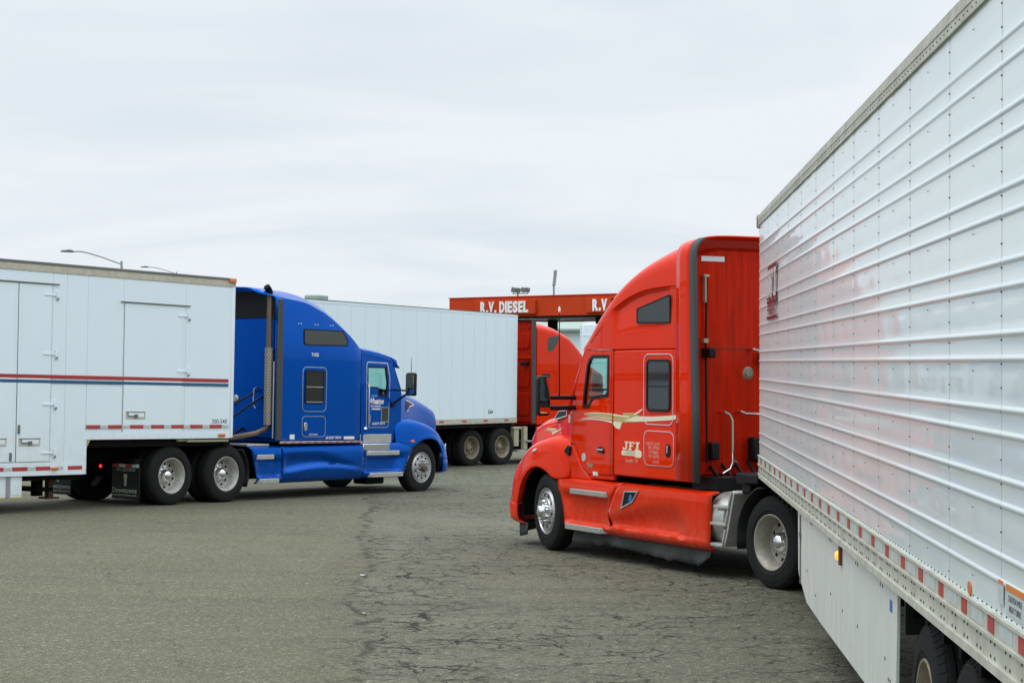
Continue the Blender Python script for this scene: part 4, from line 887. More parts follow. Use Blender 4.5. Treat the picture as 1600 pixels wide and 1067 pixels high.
part('air_hose', MB().tube([(2.64, -.72, 2.02), (2.3, -.5, 1.78), (1.9, -.3, 1.45), (1.4, -.1, 1.15)], .02, 7).tube([(2.64, -.82, 1.90), (2.4, -.62, 1.68), (2.0, -.38, 1.33), (1.4, -.16, 1.10)], .02, 7).tube([(2.66, -.3, 1.3), (2.2, -.3, 1.05), (1.5, -.2, 1.0)], .025, 7), M['black'], blu)
part('label_plate', MB().box(2.655, 2.66, .02, .12, 2.60, 2.64), M['white_decal'], blu)
# exhaust
sx, sy = 2.56, -1.04
ex = part('exhaust_stack', MB().tube([(sx, sy, 2.75), (sx, sy, 3.70), (sx, sy, 3.78), (sx-.03, sy, 3.86), (sx-.09, sy, 3.92)], .055, 14, cap=False), M['steel_brown'], blu)
part('exhaust_pipe', MB().tube([(sx, sy, 1.42), (sx, sy, 1.36), (sx-.02, sy+.03, 1.30), (sx-.15, sy+.14, 1.22), (sx-.5, sy+.5, 1.12)], .05, 12), M['steel_brown'], ex)
part('stack_tip', MB().tube([(sx+.0, sy, 3.79), (sx-.035, sy, 3.865), (sx-.10, sy, 3.925)], [.06, .062, .062], 14), M['chassis'], ex)
hs = MB(); hs.tube([(sx, sy, 1.38), (sx, sy, 2.80)], .078, 16)
for z in np.arange(1.42, 2.78, .05):
    for k in range(9):
        a = 2*PI*(k+.5*(round(z/.05) % 2))/9; hs.cbox((sx+.078*math.cos(a), sy+.078*math.sin(a), z), (.012, .012, .018), 1)
part('heat_shield', hs, [M['shield'], M['chassis']], ex)
part('stack_mount', MB().box(2.62, 2.66, -1.02, -.90, 1.36, 2.78), M['black'], ex)
# sleeper side
Y = -1.2
uw = [(3.345, 3.16), (4.43, 3.165), (4.575, 2.995), (4.56, 2.91), (3.40, 2.89), (3.35, 2.93)]
part('upper_window', MB().prism(uw, Y-.006, Y+.05), M['glass_olive'], blu)
part('window_frame', MB().prism(offset_poly(uw, -.018), Y-.012, Y+.03, 'y', [uw]), M['black'], blu)
part('access_door_trim', trim_ring(MB(), 3.31, 3.99, 1.625, 2.47, .10, .012, Y, -.010), M['chrome'], blu)
part('sleeper_window', MB().prism(rrect(3.41, 3.89, 1.80, 2.38, .03), Y-.002, Y-.010), M['glass_dark'], blu)
part('window_frame', trim_ring(MB(), 3.385, 3.915, 1.775, 2.405, .045, .027, Y, -.018), M['black'], blu, bevel=.004)
part('window_bar', MB().box(3.41, 3.89, Y-.016, Y-.010, 2.085, 2.10).box(3.41, 3.89, Y-.016, Y-.010, 1.80, 1.815), M['alu'], blu)
part('locker_trim', trim_ring(MB(), 3.315, 3.98, 1.15, 1.545, .09, .012, Y, -.010), M['chrome'], blu)
part('locker_door', MB().prism(rrect(3.325, 3.97, 1.16, 1.535, .085), Y-.001, Y-.005), M['blue'], blu)
part('locker_latch', MB().prism(rrect(3.375, 3.46, 1.27, 1.42, .03), Y-.005, Y-.018), M['chrome'], blu, bevel=.006)
tb = MB(); side_text(tb, 'T-022', 3.655, 2.70, .085, Y-.003, .03)
side_text(tb, 'GVW 80,000', 3.64, 1.195, .045, Y-.0065, .01); side_text(tb, 'US DOT 70719', 4.22, 1.13, .07, Y-.003, .03)
tb.box(4.52, 4.83, Y-.0035, Y-.001, 1.10, 1.155).box(2.99, 3.12, Y-.0035, Y-.001, 1.11, 1.20)
part('registration_print', tb, M['white_decal'], blu)
mk = MB()
for x in (3.15, 3.62, 4.05): mk.box(x, x+.03, Y-.012, Y, 3.26, 3.275).box(x+.07, x+.10, Y-.012, Y, 3.265, 3.28)
part('marker_lamp', mk, M['lens_white'], blu)
m = MB().box(2.73, 5.04, Y-.012, Y+.03, 1.03, 1.072)
part('sill_trim', m, M['chrome'], blu, bevel=.004)
for i, x in enumerate(np.arange(2.80, 5.0, .21)): part('sill_tape', MB().prism([(x, 1.036), (x+.09, 1.036), (x+.12, 1.066), (x+.03, 1.066)], Y-.0145, Y-.012), M['tape_red'], blu)
# cab shell
def bcy(x): return 1.175-.035*max(0, x-5.05)
def bwarp(x, y, z): return (x, y*(bcy(x)/1.175)*(1-.02*max(0, z-2.0)), z)
cabp = [(5.06, 1.05), (6.10, 1.05), (6.34, 1.40), (6.34, 2.02), (6.28, 2.10), (6.02, 2.70), (5.06, 2.83)]
winp = [(5.245, 2.10), (5.245, 2.51), (5.84, 2.515), (5.90, 2.20), (5.86, 1.95), (5.62, 1.95), (5.57, 2.10)]
pw = [(5.70, 1.44), (5.70, 1.71), (5.915, 1.71), (5.915, 1.44)]
for s in (1, -1):
    part('cab_side', MB().prism(cabp, s*1.13, s*1.175, 'y', [winp]).warp(bwarp), M['blue'], blu)
    part('door_window', MB().prism(winp, s*1.150, s*1.156).warp(bwarp), M['glass'], blu)
    part('window_seal', MB().prism(offset_poly(winp, -.012), s*1.168, s*1.181, 'y', [offset_poly(winp, .022)]).warp(bwarp), M['black'], blu)
    o = [(5.21, 1.36), (5.25, 1.315), (5.88, 1.315), (5.93, 1.36), (5.96, 2.30), (5.88, 2.60), (5.25, 2.61), (5.21, 2.57)]
    part('door_trim', MB().prism(o, s*1.174, s*1.183, 'y', [offset_poly(o, .014)]).warp(bwarp), M['chrome'], blu)
    part('peep_window', MB().prism(pw, s*1.174, s*1.178).warp(bwarp), M['glass_olive'], blu)
    part('peep_trim', MB().prism(offset_poly(pw, -.012), s*1.174, s*1.183, 'y', [pw]).warp(bwarp), M['alu'], blu)
    part('door_handle', MB().box(5.29, 5.33, s*1.175, s*1.20, 1.42, 1.56).warp(bwarp), M['chrome'], blu, bevel=.008)
    handle_tube(blu, [(5.20, s*1.17, 2.19), (5.20, s*1.235, 2.17), (5.205, s*1.24, 2.1), (5.22, s*1.24, 1.40), (5.22, s*1.235, 1.34), (5.22, s*1.17, 1.33)], .016)
    part('cab_lamp', MB().lathe([(0, .05), (.03, .04), (.045, 0)], c=(5.19, s*1.0+s*.17, 1.29), n=12, axis='z'), M['chrome'], blu)
dt = MB(); side_text(dt, 'Wheaton', 5.515, 1.835, .155, -1.180, .035, .25, .80); side_text(dt, 'VAN LINES INC', 5.51, 1.738, .056, -1.180, .03, 0, .9)
dt.box(5.38, 5.66, -1.1805, -1.179, 1.672, 1.698); side_text(dt, 'AGENT FOR', 5.46, 1.94, .035, -1.180, .01); side_text(dt, 'AGENT 70719', 5.60, 1.395, .068, -1.180, .02)
part('door_lettering', dt.warp(bwarp), M['white_decal'], blu)
CZX = [5.05, 5.4, 5.77, 6.1, 6.2]; CZ = [2.90, 2.87, 2.82, 2.745, 2.70]
st = [(x, half_prof(1.17-.03*(x-5), interp(CZX, CZ, x)-.15, interp(CZX, CZ, x)-.10, interp(CZX, CZ, x)+.03, 3, 8)) for x in (5.05, 5.3, 5.6, 5.9, 6.08, 6.18)]
part('cab_roof', body_loft(MB(), st), M['blue'], blu)
part('sun_visor', MB().surf(lambda u, v: (6.10+.26*u-.12*(2*v-1)**2, 1.15*(2*v-1), 2.765-.20*u-.06*(2*v-1)**2), 3, 12), M['blue'], blu, solid=.02)
part('windshield', MB().surf(lambda u, v: ((6.14-.14*(2*v-1)**2)*(1-u)+(6.62-.30*(2*v-1)**2)*u, 1.09*(2*v-1), 2.68*(1-u)+2.05*u), 4, 12), M['glass'], blu)
for s in (1, -1): part('windshield_pillar', MB().tube([(6.0, s*1.09, 2.70), (6.32, s*1.10, 2.05)], .04, 8), M['blue'], blu)
part('cab_floor', MB().box(5.06, 6.5, -1.08, 1.08, 1.06, 1.25).box(6.1, 6.35, -1.0, 1.0, 1.25, 2.02), M['interior'], blu)
part('cab_partition', MB().box(5.06, 5.09, -1.1, -.5, 1.2, 2.8).box(5.06, 5.09, .5, 1.1, 1.2, 2.8), M['interior'], blu)
seats(blu, 5.45, 1.12); steering(blu, 5.95, .5, 1.98)
# hood + fenders
HX = [6.33, 6.73, 7.05, 7.4, 7.78, 8.06, 8.19, 8.26]; HT = [2.11, 2.09, 2.03, 1.955, 1.845, 1.75, 1.66, 1.52]; HW = [1.10, .98, .88, .78, .70, .64, .58, .50]
st = [(x, half_prof(interp(HX, HW, x), interp([6.3, 7, 8.2], [1.2, 1.0, .9], x), interp(HX, HT, x)-.26, interp(HX, HT, x), 2.7, 8)) for x in (6.345, 6.5, 6.73, 6.9, 7.05, 7.2, 7.4, 7.6, 7.78, 7.95, 8.06, 8.14, 8.20, 8.26)]
part('hood', body_loft(MB(), st), M['blue'], blu, angle=40)
part('grille', MB().prism([(-.46, .75), (.46, .75), (.48, 1.45), (.36, 1.60), (-.36, 1.60), (-.48, 1.45)], 8.24, 8.29, 'x'), M['chrome'], blu, bevel=.02)
for s in (1, -1):
    FS = [(6.13, 1.16, 1.36, 1.0), (6.17, 1.17, 1.43, 1.0), (6.24, 1.18, 1.475, 1.0), (6.35, 1.19, 1.492, .98), (6.48, 1.20, 1.497, .93), (6.58, 1.21, 1.493, .90), (6.70, 1.22, 1.482, .965), (6.82, 1.225, 1.463, 1.03), (6.94, 1.225, 1.436, 1.075), (7.08, 1.225, 1.40, 1.093), (7.22, 1.22, 1.355, 1.093),
          (7.34, 1.215, 1.308, 1.07), (7.44, 1.21, 1.26, 1.025), (7.54, 1.20, 1.21, .92), (7.62, 1.185, 1.155, .79)]
    part('fender', fender(FS, .66, s), M['blue'], blu, solid=.012, angle=45)
    BS = [(7.622, 1.185, 1.153, .66), (7.70, 1.165, 1.085, .66), (7.78, 1.13, 1.0, .66), (7.85, 1.08, .92, .66), (7.92, 1.0, .84, .66), (7.99, .90, .79, .66), (8.06, .75, .75, .66)]
    BS = [(7.622+(x-7.622)*1.3, *r_) for x, *r_ in BS]
    part('fender_nose', fender(BS, .5, s), M['blue'], blu, solid=.012, angle=45)
    part('headlight', MB().surf(lambda u, v: (7.84+.22*u, s*(1.112-.24*u), .74+(.24-.12*u)*v), 4, 3), M['lens_white'], blu, solid=.012)
    hp = [(6.64, 1.86), (6.70, 1.865), (7.02, 1.79), (7.04, 1.76), (6.80, 1.73), (6.72, 1.64), (6.66, 1.65)]
    fw = lambda x, y, z: (x, s*(interp(HX, HW, x)-.01+y-max(0, z-1.75)*.10), z)
    part('hood_vent_trim', MB().prism(hp, 0, .03).warp(fw), M['chrome'], blu)
    part('hood_vent', MB().prism(offset_poly(hp, .02), .02, .036).warp(fw), M['brown'], blu)
    part('turn_signal', MB().lathe([(0, .04), (.03, .03), (.04, 0)], c=(6.62, 0, 1.035), n=14).warp(lambda x, y, z: (x+(x-6.62)*.6, s*(1.205+y), z)), M['amber'], blu)
    part('wheel_well', MB().box(6.4, 7.7, s*.58, s*.64, .6, 1.4).box(7.60, 7.63, s*.6, s*1.12, .40, 1.1).box(6.42, 6.46, s*.6, s*1.1, .5, 1.2), M['chassis'], blu)
    # mirror
    hd = MB().prism(rrect(-.12, .12, 0, .46, .05), 0, .15, 'x').warp(lambda x, y, z: (6.08+x*(1-.35*abs(y)/.12), s*1.55+y, 1.955+z))
    mh = part('mirror_head', hd, M['black'], blu, bevel=.035, seg=3)
    part('mirror_glass', MB().prism(rrect(-.10, .10, .03, .43, .03), 6.074, 6.078, 'x').warp(lambda x, y, z: (x, s*1.55+y, 1.955+z)), M['mirror'], mh)
    part('mirror_arm', MB().tube([(6.05, s*1.12, 2.07), (6.12, s*1.35, 2.06), (6.14, s*1.5, 2.06)], .018, 8).tube([(6.05, s*1.14, 1.78), (6.10, s*1.3, 1.90), (6.14, s*1.5, 2.03)], .024, 8).box(6.0, 6.08, s*1.1, s*1.19, 1.72, 1.82), M['black'], blu)
    part('antenna', MB().tube([(6.12, s*1.55, 2.40), (6.12, s*1.55, 2.72)], [.008, .004], 6), M['black'], blu)
bp_ = [(7.66, 1.175), (7.76, 1.15), (7.85, 1.09), (7.93, .99), (8.02, .82), (8.08, .5), (8.10, 0)]
bp_ = [(7.66+(x-7.66)*1.3, y) for x, y in bp_]; ptsb = spline(bp_, 3); ptsb = ptsb + [(x, -y) for x, y in reversed(ptsb[:-1])]
bz = [(.68, -.02), (.64, .012), (.55, .015), (.46, .012), (.42, 0), (.39, -.06), (.38, -.12)]
part('bumper', MB().surf(lambda u, v: (ptsb[round(u*(len(ptsb)-1))][0]+bz[round(v*6)][1]*.9, ptsb[round(u*(len(ptsb)-1))][1]*(1+bz[round(v*6)][1]*.6), bz[round(v*6)][0]), len(ptsb)-1, 6), M['blue'], blu, solid=.015, angle=45)
# chassis fairings
for s in (1, -1):
    def f1(u, v):
        z = FZ[round(v*NZ)]; x = 2.785+(5.08-2.785)*u
        base = interp([.31, .34, .38, .46, .75, .88, .95, .985], [1.13, 1.17, 1.20, 1.225, 1.235, 1.23, 1.215, 1.12], z)
        zu = .87-.26*sm(3.7, 5.06, x); zl = .49+.095*math.sin(PI*min(1, max(0, (x-2.785)/2.3)))
        k = sm(2.785, 2.95, x)*(1-sm(4.7, 5.06, x))
        base += .012*k*math.exp(-((z-zl+.03)/.05)**2) - .075*k*sm(zl, zl+.07, z)**.8*(1-sm(zu-.16, zu, z))
        return (x, s*base, z+.015*u-.0)
    part('side_fairing', MB().surf(f1, 30, NZ), M['blue_low'], blu, solid=.02, angle=50)
    def f3(u, v):
        z = FZ[round(v*NZ)]; a = interp([.31, .6, .985], [2.13, 2.07, 1.93], z); x = a+(2.77-a)*u
        base = interp([.31, .34, .38, .42, .75, .84, .95, .985], [1.13, 1.19, 1.22, 1.215, 1.215, 1.225, 1.21, 1.12], z)
        k = sm(0, .15, u)*(1-sm(.85, 1, u)); return (x, s*(base-k*.06*sm(.43, .47, z)*(1-sm(.72, .77, z))), z)
    part('rear_step_fairing', MB().surf(f3, 12, NZ), M['blue_low'], blu, solid=.02, angle=50)
    part('deck_plate', MB().box(1.92, 2.5, s*.6, s*1.15, .99, 1.03), M['alu'], blu, bevel=.008)
    for z, x0, x1 in ((.75, 2.06, 2.56), (.31, 2.13, 2.71)):
        part('rear_step', MB().prism([(x0, 1.17), (x1, 1.17), (x1-.05, 1.27), (x0+.06, 1.27)], z, z+.088, 'z').warp(lambda x, y, zz: (x, s*y, zz)), M['alu'], blu, bevel=.008)
    def f4(u, v):
        z = FZ[round(v*NZ)]+.03; a = 5.11; b_ = interp([.34, .45, .69, .90, 1.02], [6.36, 6.365, 6.50, 6.62, 6.60], z); x = a+(b_-a)*u
        base = interp([.34, .37, .41, .45, .75, .84, .95, 1.02], [1.13, 1.19, 1.22, 1.215, 1.215, 1.22, 1.21, 1.18], z)
        k = sm(0, .1, u)*(1-sm(.75, .93, u)); return (x, s*(base-k*.07*sm(.45, .49, z)*(1-sm(.72, .80, z))), z)
    part('step_fairing', MB().surf(f4, 16, NZ), M['blue_low'], blu, solid=.02, angle=50)
    part('upper_step', MB().prism([(5.12, 1.16), (6.18, 1.16), (6.14, 1.275), (5.22, 1.275)], .775, .865, 'z').warp(lambda x, y, z: (x, s*y, z)), M['alu'], blu, bevel=.01)
    part('lower_step', MB().prism([(5.25, 1.16), (6.33, 1.16), (6.28, 1.265), (5.30, 1.265)], .345, .435, 'z').warp(lambda x, y, z: (x, s*y, z)), M['alu'], blu, bevel=.01)
    part('kick_plate', MB().box(5.06, 5.87, s*1.10, s*1.245, .88, 1.005), M['chrome'], blu, bevel=.012)
    part('polished_sill', MB().box(5.05, 6.0, s*1.13, s*1.172, 1.01, 1.19), M['alu'], blu, bevel=.008)
    part('fairing_backing', MB().box(2.2, 6.3, s*.55, s*1.08, .40, .93), M['chassis'], blu)
    part('air_tank', MB().box(5.4, 5.95, s*.7, s*1.05, .2, .36), M['chassis'], blu, bevel=.03)
    qa = [(.60*math.cos(a), RT+.60*math.sin(a)) for a in [R(-25+i*10) for i in range(8)]]
    part('quarter_fender', MB().surf(lambda u, v: (1.335+qa[round(u*7)][0], s*(.55+.64*v), qa[round(u*7)][1]), 7, 2), M['black'], blu, solid=.02)
# mud flaps and tail
for s in (1, -1):
    mf = part('mud_flap', MB().box(-.74, -.72, min(s*.52, s*1.20), max(s*.52, s*1.20), .12, .72), M['black'], blu, bevel=.004)
    for i in range(4):
        y0 = s*.86+.33-.165*i
        part('flap_tape', MB().box(-.747, -.741, y0-.155, y0, .66, .715), M['tape_red'] if i % 2 == 0 else M['tape_white'], mf)
    def btext(mb, t, y, z, size, bold=.01, sx=1):
        vs, fs = text2d(t, size, bold, 0, sx); return mb.add([(-.743, y-a, z+b) for a, b in vs], fs)
    m = MB(); btext(m, '335-222-5625', s*.86, .62, .085, .01); btext(m, 'Downtowne', s*.84, .26, .12, .015); btext(m, 'www.downtowne.com', s*.84, .185, .065, .005)
    m.add([(-.743, s*.86+p[0], p[1]) for p in circ(.05, 10, (0, .50))], [tuple(range(10))]); m.box(-.744, -.742, s*.86-.028, s*.86+.028, .34, .47)
    part('flap_lettering', m, M['green_decal'], mf)
    part('tail_lamp', MB().lathe([(0, -.022), (.026, -.018), (.034, 0)], c=(-.80, s*.30, .66), n=16, axis='x'), M['red_lit'] if s < 0 else M['lens_red'], blu)
part('tail_bar', MB().box(-.80, -.70, -1.15, 1.15, .74, .80).box(-1.2, -.7, -.5, .5, .78, .96), M['chassis'], blu)

# ================================================================== LEFT TRAILER (drop frame moving van)
lt = thing('semi_trailer', *POSE_B, 'white drop-floor trailer with side doors and a red and blue stripe', 'trailer')
Yt = -1.30; XR = -12.2
part('box_body', MB().prism([(1.37, 1.17), (1.37, 3.98), (XR, 3.98), (XR, .60), (-2.045, .60), (-2.045, 1.17)], -1.292, 1.292), M['white_van'], lt)
for y0, y1 in ((-1.312, -1.20), (1.20, 1.312)): part('front_corner_post', MB().box(1.30, 1.385, y0, y1, 1.15, 3.985), M['white_van'], lt, bevel=.02)
def pan(x0, x1, z0, z1): return MB().box(x0+.0025, x1-.0025, Yt-.002, -1.285, z0, z1)
for x0, x1, z0 in ((.18, 1.298, 1.28), (-1.26, .18, 1.28), (-2.035, -1.26, 1.28), (-2.49, -2.045, .80), (-2.78, -2.49, .80), (-3.85, -2.78, .80), (-5.1, -3.85, .80), (-6.4, -5.1, .80), (-7.7, -6.4, .80), (-9, -7.7, .80), (-10.5, -9, .80), (XR, -10.5, .80)):
    part('side_panel', pan(x0, x1, z0, 3.84), M['white_van'], lt, bevel=.002)
JN = MB().box(-.004, .004, -1.3005, -1.293, 1.28, 3.84).mesh('panel_joint', M['seam_grey'])
for x in (.18, -1.26, -2.49, -2.78): link('panel_joint', JN, lt, (x, 0, 0))
part('top_rail', MB().box(XR, 1.385, Yt-.012, -1.25, 3.842, 3.955), M['cream'], lt, bevel=.003)
part('roof_edge_strip', MB().box(XR, 1.385, Yt-.02, 1.31, 3.956, 4.0), M['lamp_grey'], lt, bevel=.004)
part('bottom_rail', MB().box(-2.02, 1.30, Yt-.012, -1.24, 1.15, 1.272).box(-2.06, -2.02, Yt-.012, -1.24, .585, 1.272).box(XR, -2.06, Yt-.012, -1.24, .585, .79), M['white_van'], lt, bevel=.004)
rl = MB()
for x in np.arange(XR+.1, 1.3, .075): rivet(rl, x, 3.86, 0, .006)
for x in np.arange(-1.9, 1.2, .15): rivet(rl, x, 1.20, 0, .007)
for z in np.arange(1.0, 3.6, .06):
    rivet(rl, -3.53, z, 0, .006); rivet(rl, -3.40, z, 0, .006); rivet(rl, -2.80, z, 0, .006)
for z in np.arange(1.4, 3.4, .07): rivet(rl, .06, z, 0, .005)
for x in np.arange(-1.15, .1, .06): rivet(rl, x, 3.39, 0, .006)
for z in np.arange(.65, 1.2, .07): rivet(rl, -2.04, z, 0, .006)
part('rivets', rl.warp(lambda x, y, z: (x, -1.3125-y if z < 1.3 or z > 3.84 else -1.3115-y, z)), M['seam_grey'], lt)['kind'] = 'stuff'
def side_door(x0, x1, z0, z1, label=None):
    g_ = part('door_gasket', MB().box(x0-.008, x1+.004, -1.3065, -1.30, z0-.005, z1+.005), M['lamp_grey'], lt)
    d = part('side_door', MB().box(x0, x1, -1.311, -1.303, z0, z1), M['white_van'], lt, bevel=.003)
    return d
d1 = side_door(-3.465, -2.80, .812, 3.64); d0 = side_door(-4.50, -3.485, .812, 3.64)
d2 = side_door(-1.24, .12, 1.262, 3.43)
def hinge(p, x, z, w_=.26):
    part('hinge', MB().box(x-w_, x+.02, -1.322, -1.311, z+.02, z+.055).box(x-.02, x+.03, -1.326, -1.311, z-.03, z+.10), M['white_van'], p, bevel=.003)
    return part('hinge_knuckle', MB().box(x-.005, x+.025, -1.329, -1.312, z-.045, z-.005), M['lamp_grey'], p)
for z in (3.45, 2.50, 1.69, .91): hinge(d1, -2.70, z)
for z in (3.24, 2.28): hinge(d2, .24, z)
def latch(p, x0, x1, z0, z1):
    part('latch_plate', MB().box(x0, x1, -1.316, -1.311, z0, z1), M['cream'], p, bevel=.003)
    part('latch_recess', MB().box(x0+.05, x1-.03, -1.318, -1.316, z0+.035, z1-.025), M['white_van'], p)
    part('latch_handle', MB().box(x0+.06, x1-.18, -1.325, -1.318, z0+.04, z0+.06).box((x0+x1)/2-.03, (x0+x1)/2+.04, -1.335, -1.318, z0+.02, z0+.08).box(x0+.04, x0+.055, -1.323, -1.318, z0+.05, z1-.02), M['lamp_grey'], p)
    part('latch_painted_shade', MB().box(x0, x1, -1.320, -1.316, z1-.018, z1-.008), M['lamp_grey'], p)  # dark bar paints the shade along the recess top
latch(d2, -1.18, -.74, 1.49, 1.62); latch(d1, -3.42, -2.99, 1.06, 1.19); latch(d0, -4.1, -3.66, 1.06, 1.19)
part('door_lock', MB().box(-3.445, -3.405, -1.33, -1.311, 1.26, 1.40), M['lamp_grey'], d1, bevel=.006)
part('door_lock', MB().box(-3.60, -3.56, -1.33, -1.311, .83, .96), M['lamp_grey'], d0, bevel=.006)
part('drip_rail', MB().box(-4.6, -2.66, -1.33, -1.30, 3.652, 3.667), M['lamp_grey'], lt); part('drip_rail', MB().box(-1.33, .27, -1.33, -1.30, 3.446, 3.460), M['lamp_grey'], lt)
part('red_stripe', MB().box(XR, 1.24, -1.3125, -1.309, 2.142, 2.20), M['stripe_red'], lt); part('blue_stripe', MB().box(XR, 1.24, -1.3125, -1.309, 2.066, 2.118), M['stripe_blue'], lt)
TR = MB().box(-.15, .15, -1.3155, -1.3125, 0, .062).mesh('red_tape', M['tape_red']); TW = MB().box(-.085, .085, -1.315, -1.3125, .002, .058).mesh('white_tape', M['tape_white'])
xs = [-1.89, -1.415, -.93, -.45, .105-.09, .465, .94]
for i, x in enumerate(xs): link('red_tape', TR, lt, (x, 0, 1.329))
for a, b_ in zip(xs, xs[1:]+[1.42]): link('white_tape', TW, lt, ((a+b_)/2, 0, 1.329))
xs = [-2.26, -2.92, -3.385, -3.86]
for i, x in enumerate(xs): link('red_tape', TR, lt, (x, 0, .668))
for a, b_ in zip(xs, xs[1:]): link('white_tape', TW, lt, ((a+b_)/2, 0, .668))
part('unit_number', side_text(MB(), '300-540', 1.04, 1.445, .115, -1.3035, .005, 0, 1.0), M['black_decal'], lt)
part('marker_lamp', MB().box(1.00, 1.17, -1.345, -1.312, 1.18, 1.235), M['amber'], lt, bevel=.015)
part('marker_lamp', MB().box(1.20, 1.37, -1.345, -1.322, 3.92, 3.99), M['amber'], lt, bevel=.015)
part('marker_lamp', MB().box(-2.76, -2.62, -1.345, -1.312, .672, .715), M['amber'], lt, bevel=.012)
part('gooseneck_edge', MB().prism([(-2.0, 1.15), (-1.93, 1.15), (-2.01, 1.02)], -1.30, -1.28), M['yellow'], lt)
part('belly_box', MB().box(-4.6, -3.30, -1.27, -.4, .25, .595), M['white_van'], lt, bevel=.01)
part('belly_box_edge', MB().box(-4.6, -3.295, -1.275, -1.20, .235, .255), M['yellow'], lt)
part('belly_box_strap', MB().box(-3.62, -3.55, -1.285, -1.27, .25, .60), M['galv'], lt)
part('belly_box_door', MB().box(-3.53, -3.33, -1.278, -1.27, .29, .57), M['white_van'], lt, bevel=.004)
uf = MB().box(-2.0, 1.3, -1.2, 1.2, 1.02, 1.15).box(XR, -2.06, -1.2, 1.2, .50, .60).box(-2.08, -2.05, -1.25, 1.25, .55, 1.15).box(1.20, 1.37, -1.25, 1.25, 1.02, 1.16)
for s in (-1, 1): uf.box(-2.6, -2.45, s*.7-.06, s*.7+.06, .22, .6)
uf.box(-2.7, -2.35, -.9, .9, .3, .36)
for x in (-10.2, -11.45): uf.lathe([(.07, -.85), (.07, .85)], c=(x, 0, RT), n=12)
part('underframe', uf, M['chassis'], lt)
part('nose_bracket', MB().box(.3, 1.3, -1.28, -1.22, 1.09, 1.13).box(.1, .5, -1.24, -1.2, 1.1, 1.14), M['bracket'], lt)
for x in (-10.2, -11.45):
    for s in (1, -1): wheel(lt, x, s*1.22, 'drive', 'w', spin=x)
part('landing_leg', MB().box(-2.36, -2.26, -.8, -.7, .2, .6).box(-2.42, -2.20, -.88, -.62, .17, .20), M['brown'], lt)

# ================================================================== BACKGROUND TRAILER AND TRACTOR
bt = thing('semi_trailer', (-1.031, 53.589, -.15), 28, -.4, .5, 'smooth white box trailer standing behind the blue truck', 'trailer')
BL = 11.6
part('box_body', MB().box(-BL, -.02, -1.29, 1.29, 1.17, 4.19), M['white_bg'], bt)
pm = MB().box(-.302, .302, -1.3005, -1.285, 1.30, 4.12).mesh('side_panel', M['white_bg'])
for i in range(int(BL/.61)): link('side_panel', pm, bt, (-.36-.61*i, 0, 0))
for y0, y1 in ((-1.306, -1.20), (1.20, 1.306)): part('front_corner_post', MB().box(-.06, .0, y0, y1, 1.17, 4.20), M['white_bg'], bt, bevel=.015)
JB = MB().box(-.0025, .0025, -1.302, -1.298, 1.30, 4.12).mesh('panel_joint', M['seam_pale'])
for i in range(int(BL/.61)+1): link('panel_joint', JB, bt, (-.055-.61*i, 0, 0))
part('top_rail', MB().box(-BL, 0, -1.306, -1.2, 4.122, 4.185), M['white_bg'], bt); part('roof_edge_strip', MB().box(-BL, 0, -1.31, 1.31, 4.186, 4.205), M['lamp_grey'], bt)
part('bottom_rail', MB().box(-BL, 0, -1.308, -1.2, 1.16, 1.298), M['cream'], bt)
for i in range(6):
    part('red_tape', MB().box(-.75-1.2*i, -.50-1.2*i, -1.311, -1.308, 1.21, 1.26), M['tape_red'], bt); part('white_tape', MB().box(-1.15-1.2*i, -.90-1.2*i, -1.311, -1.308, 1.21, 1.26), M['tape_white'], bt)
part('unit_number', side_text(MB(), '5364', -1.55, 1.47, .14, -1.3025, .03), M['black_decal'], bt)
part('roof_vent', MB().box(-9.75, -9.3, -1.1, -.7, 4.20, 4.33), M['roof_green'], bt, bevel=.03)
part('underframe', MB().box(-BL, -.1, -1.2, 1.2, 1.05, 1.16), M['chassis'], bt)
for x in (-9.3, -10.6):
    for s in (1, -1): wheel(bt, x, s*1.22, 'drive', 'b')
bgt = thing('truck_tractor', (-2.02, 52.022, -.146), 41, -.4, .3, 'farther red sleeper truck, half hidden, coupled to the smooth white box trailer', 'truck')
ladder_frame(bgt, -1.2, 7.4, (0, 1.265), 6.6); fifth_wheel(bgt, .6)
for x in (0, 1.265):
    for s in (-1, 1): wheel(bgt, x, s*1.22, 'drive', 'b', spin=x)
for s in (-1, 1): wheel(bgt, 6.6, s*1.2, 'steer')
SX = [2.72, 2.93, 3.57, 4.22, 4.79, 5.1]; ST = [4.09, 4.08, 3.99, 3.775, 3.40, 3.10]
st = []
for x in (2.75, 2.95, 3.2, 3.45, 3.7, 3.95, 4.2, 4.45, 4.7, 4.9, 5.1):
    zt = interp(SX, ST, x); wd = 1.2-.05*sm(4.2, 5.1, x)
    st.append((x, half_prof(wd, 1.10, zt-.36, zt, 2.6, 10, mid=[(wd, 2.0), (wd, 2.83)])))
part('sleeper', body_loft(MB(), st), M['red_far'], bgt, angle=30)
st = [(x, half_prof(1.15-.06*(x-5.1), 1.1, zt-.3, zt, 2.8, 8)) for x, zt in ((5.11, 3.0), (5.5, 2.85), (5.9, 2.7))]
part('cab', body_loft(MB(), st), M['red_far'], bgt)
st = [(x, half_prof(wd, .7, zt-.3, zt, 2.6, 8)) for x, wd, zt in ((5.92, 1.05, 2.0), (6.4, .95, 1.92), (7.0, .85, 1.75), (7.4, .75, 1.5), (7.6, .6, 1.15))]
part('hood', body_loft(MB(), st), M['red_far'], bgt)
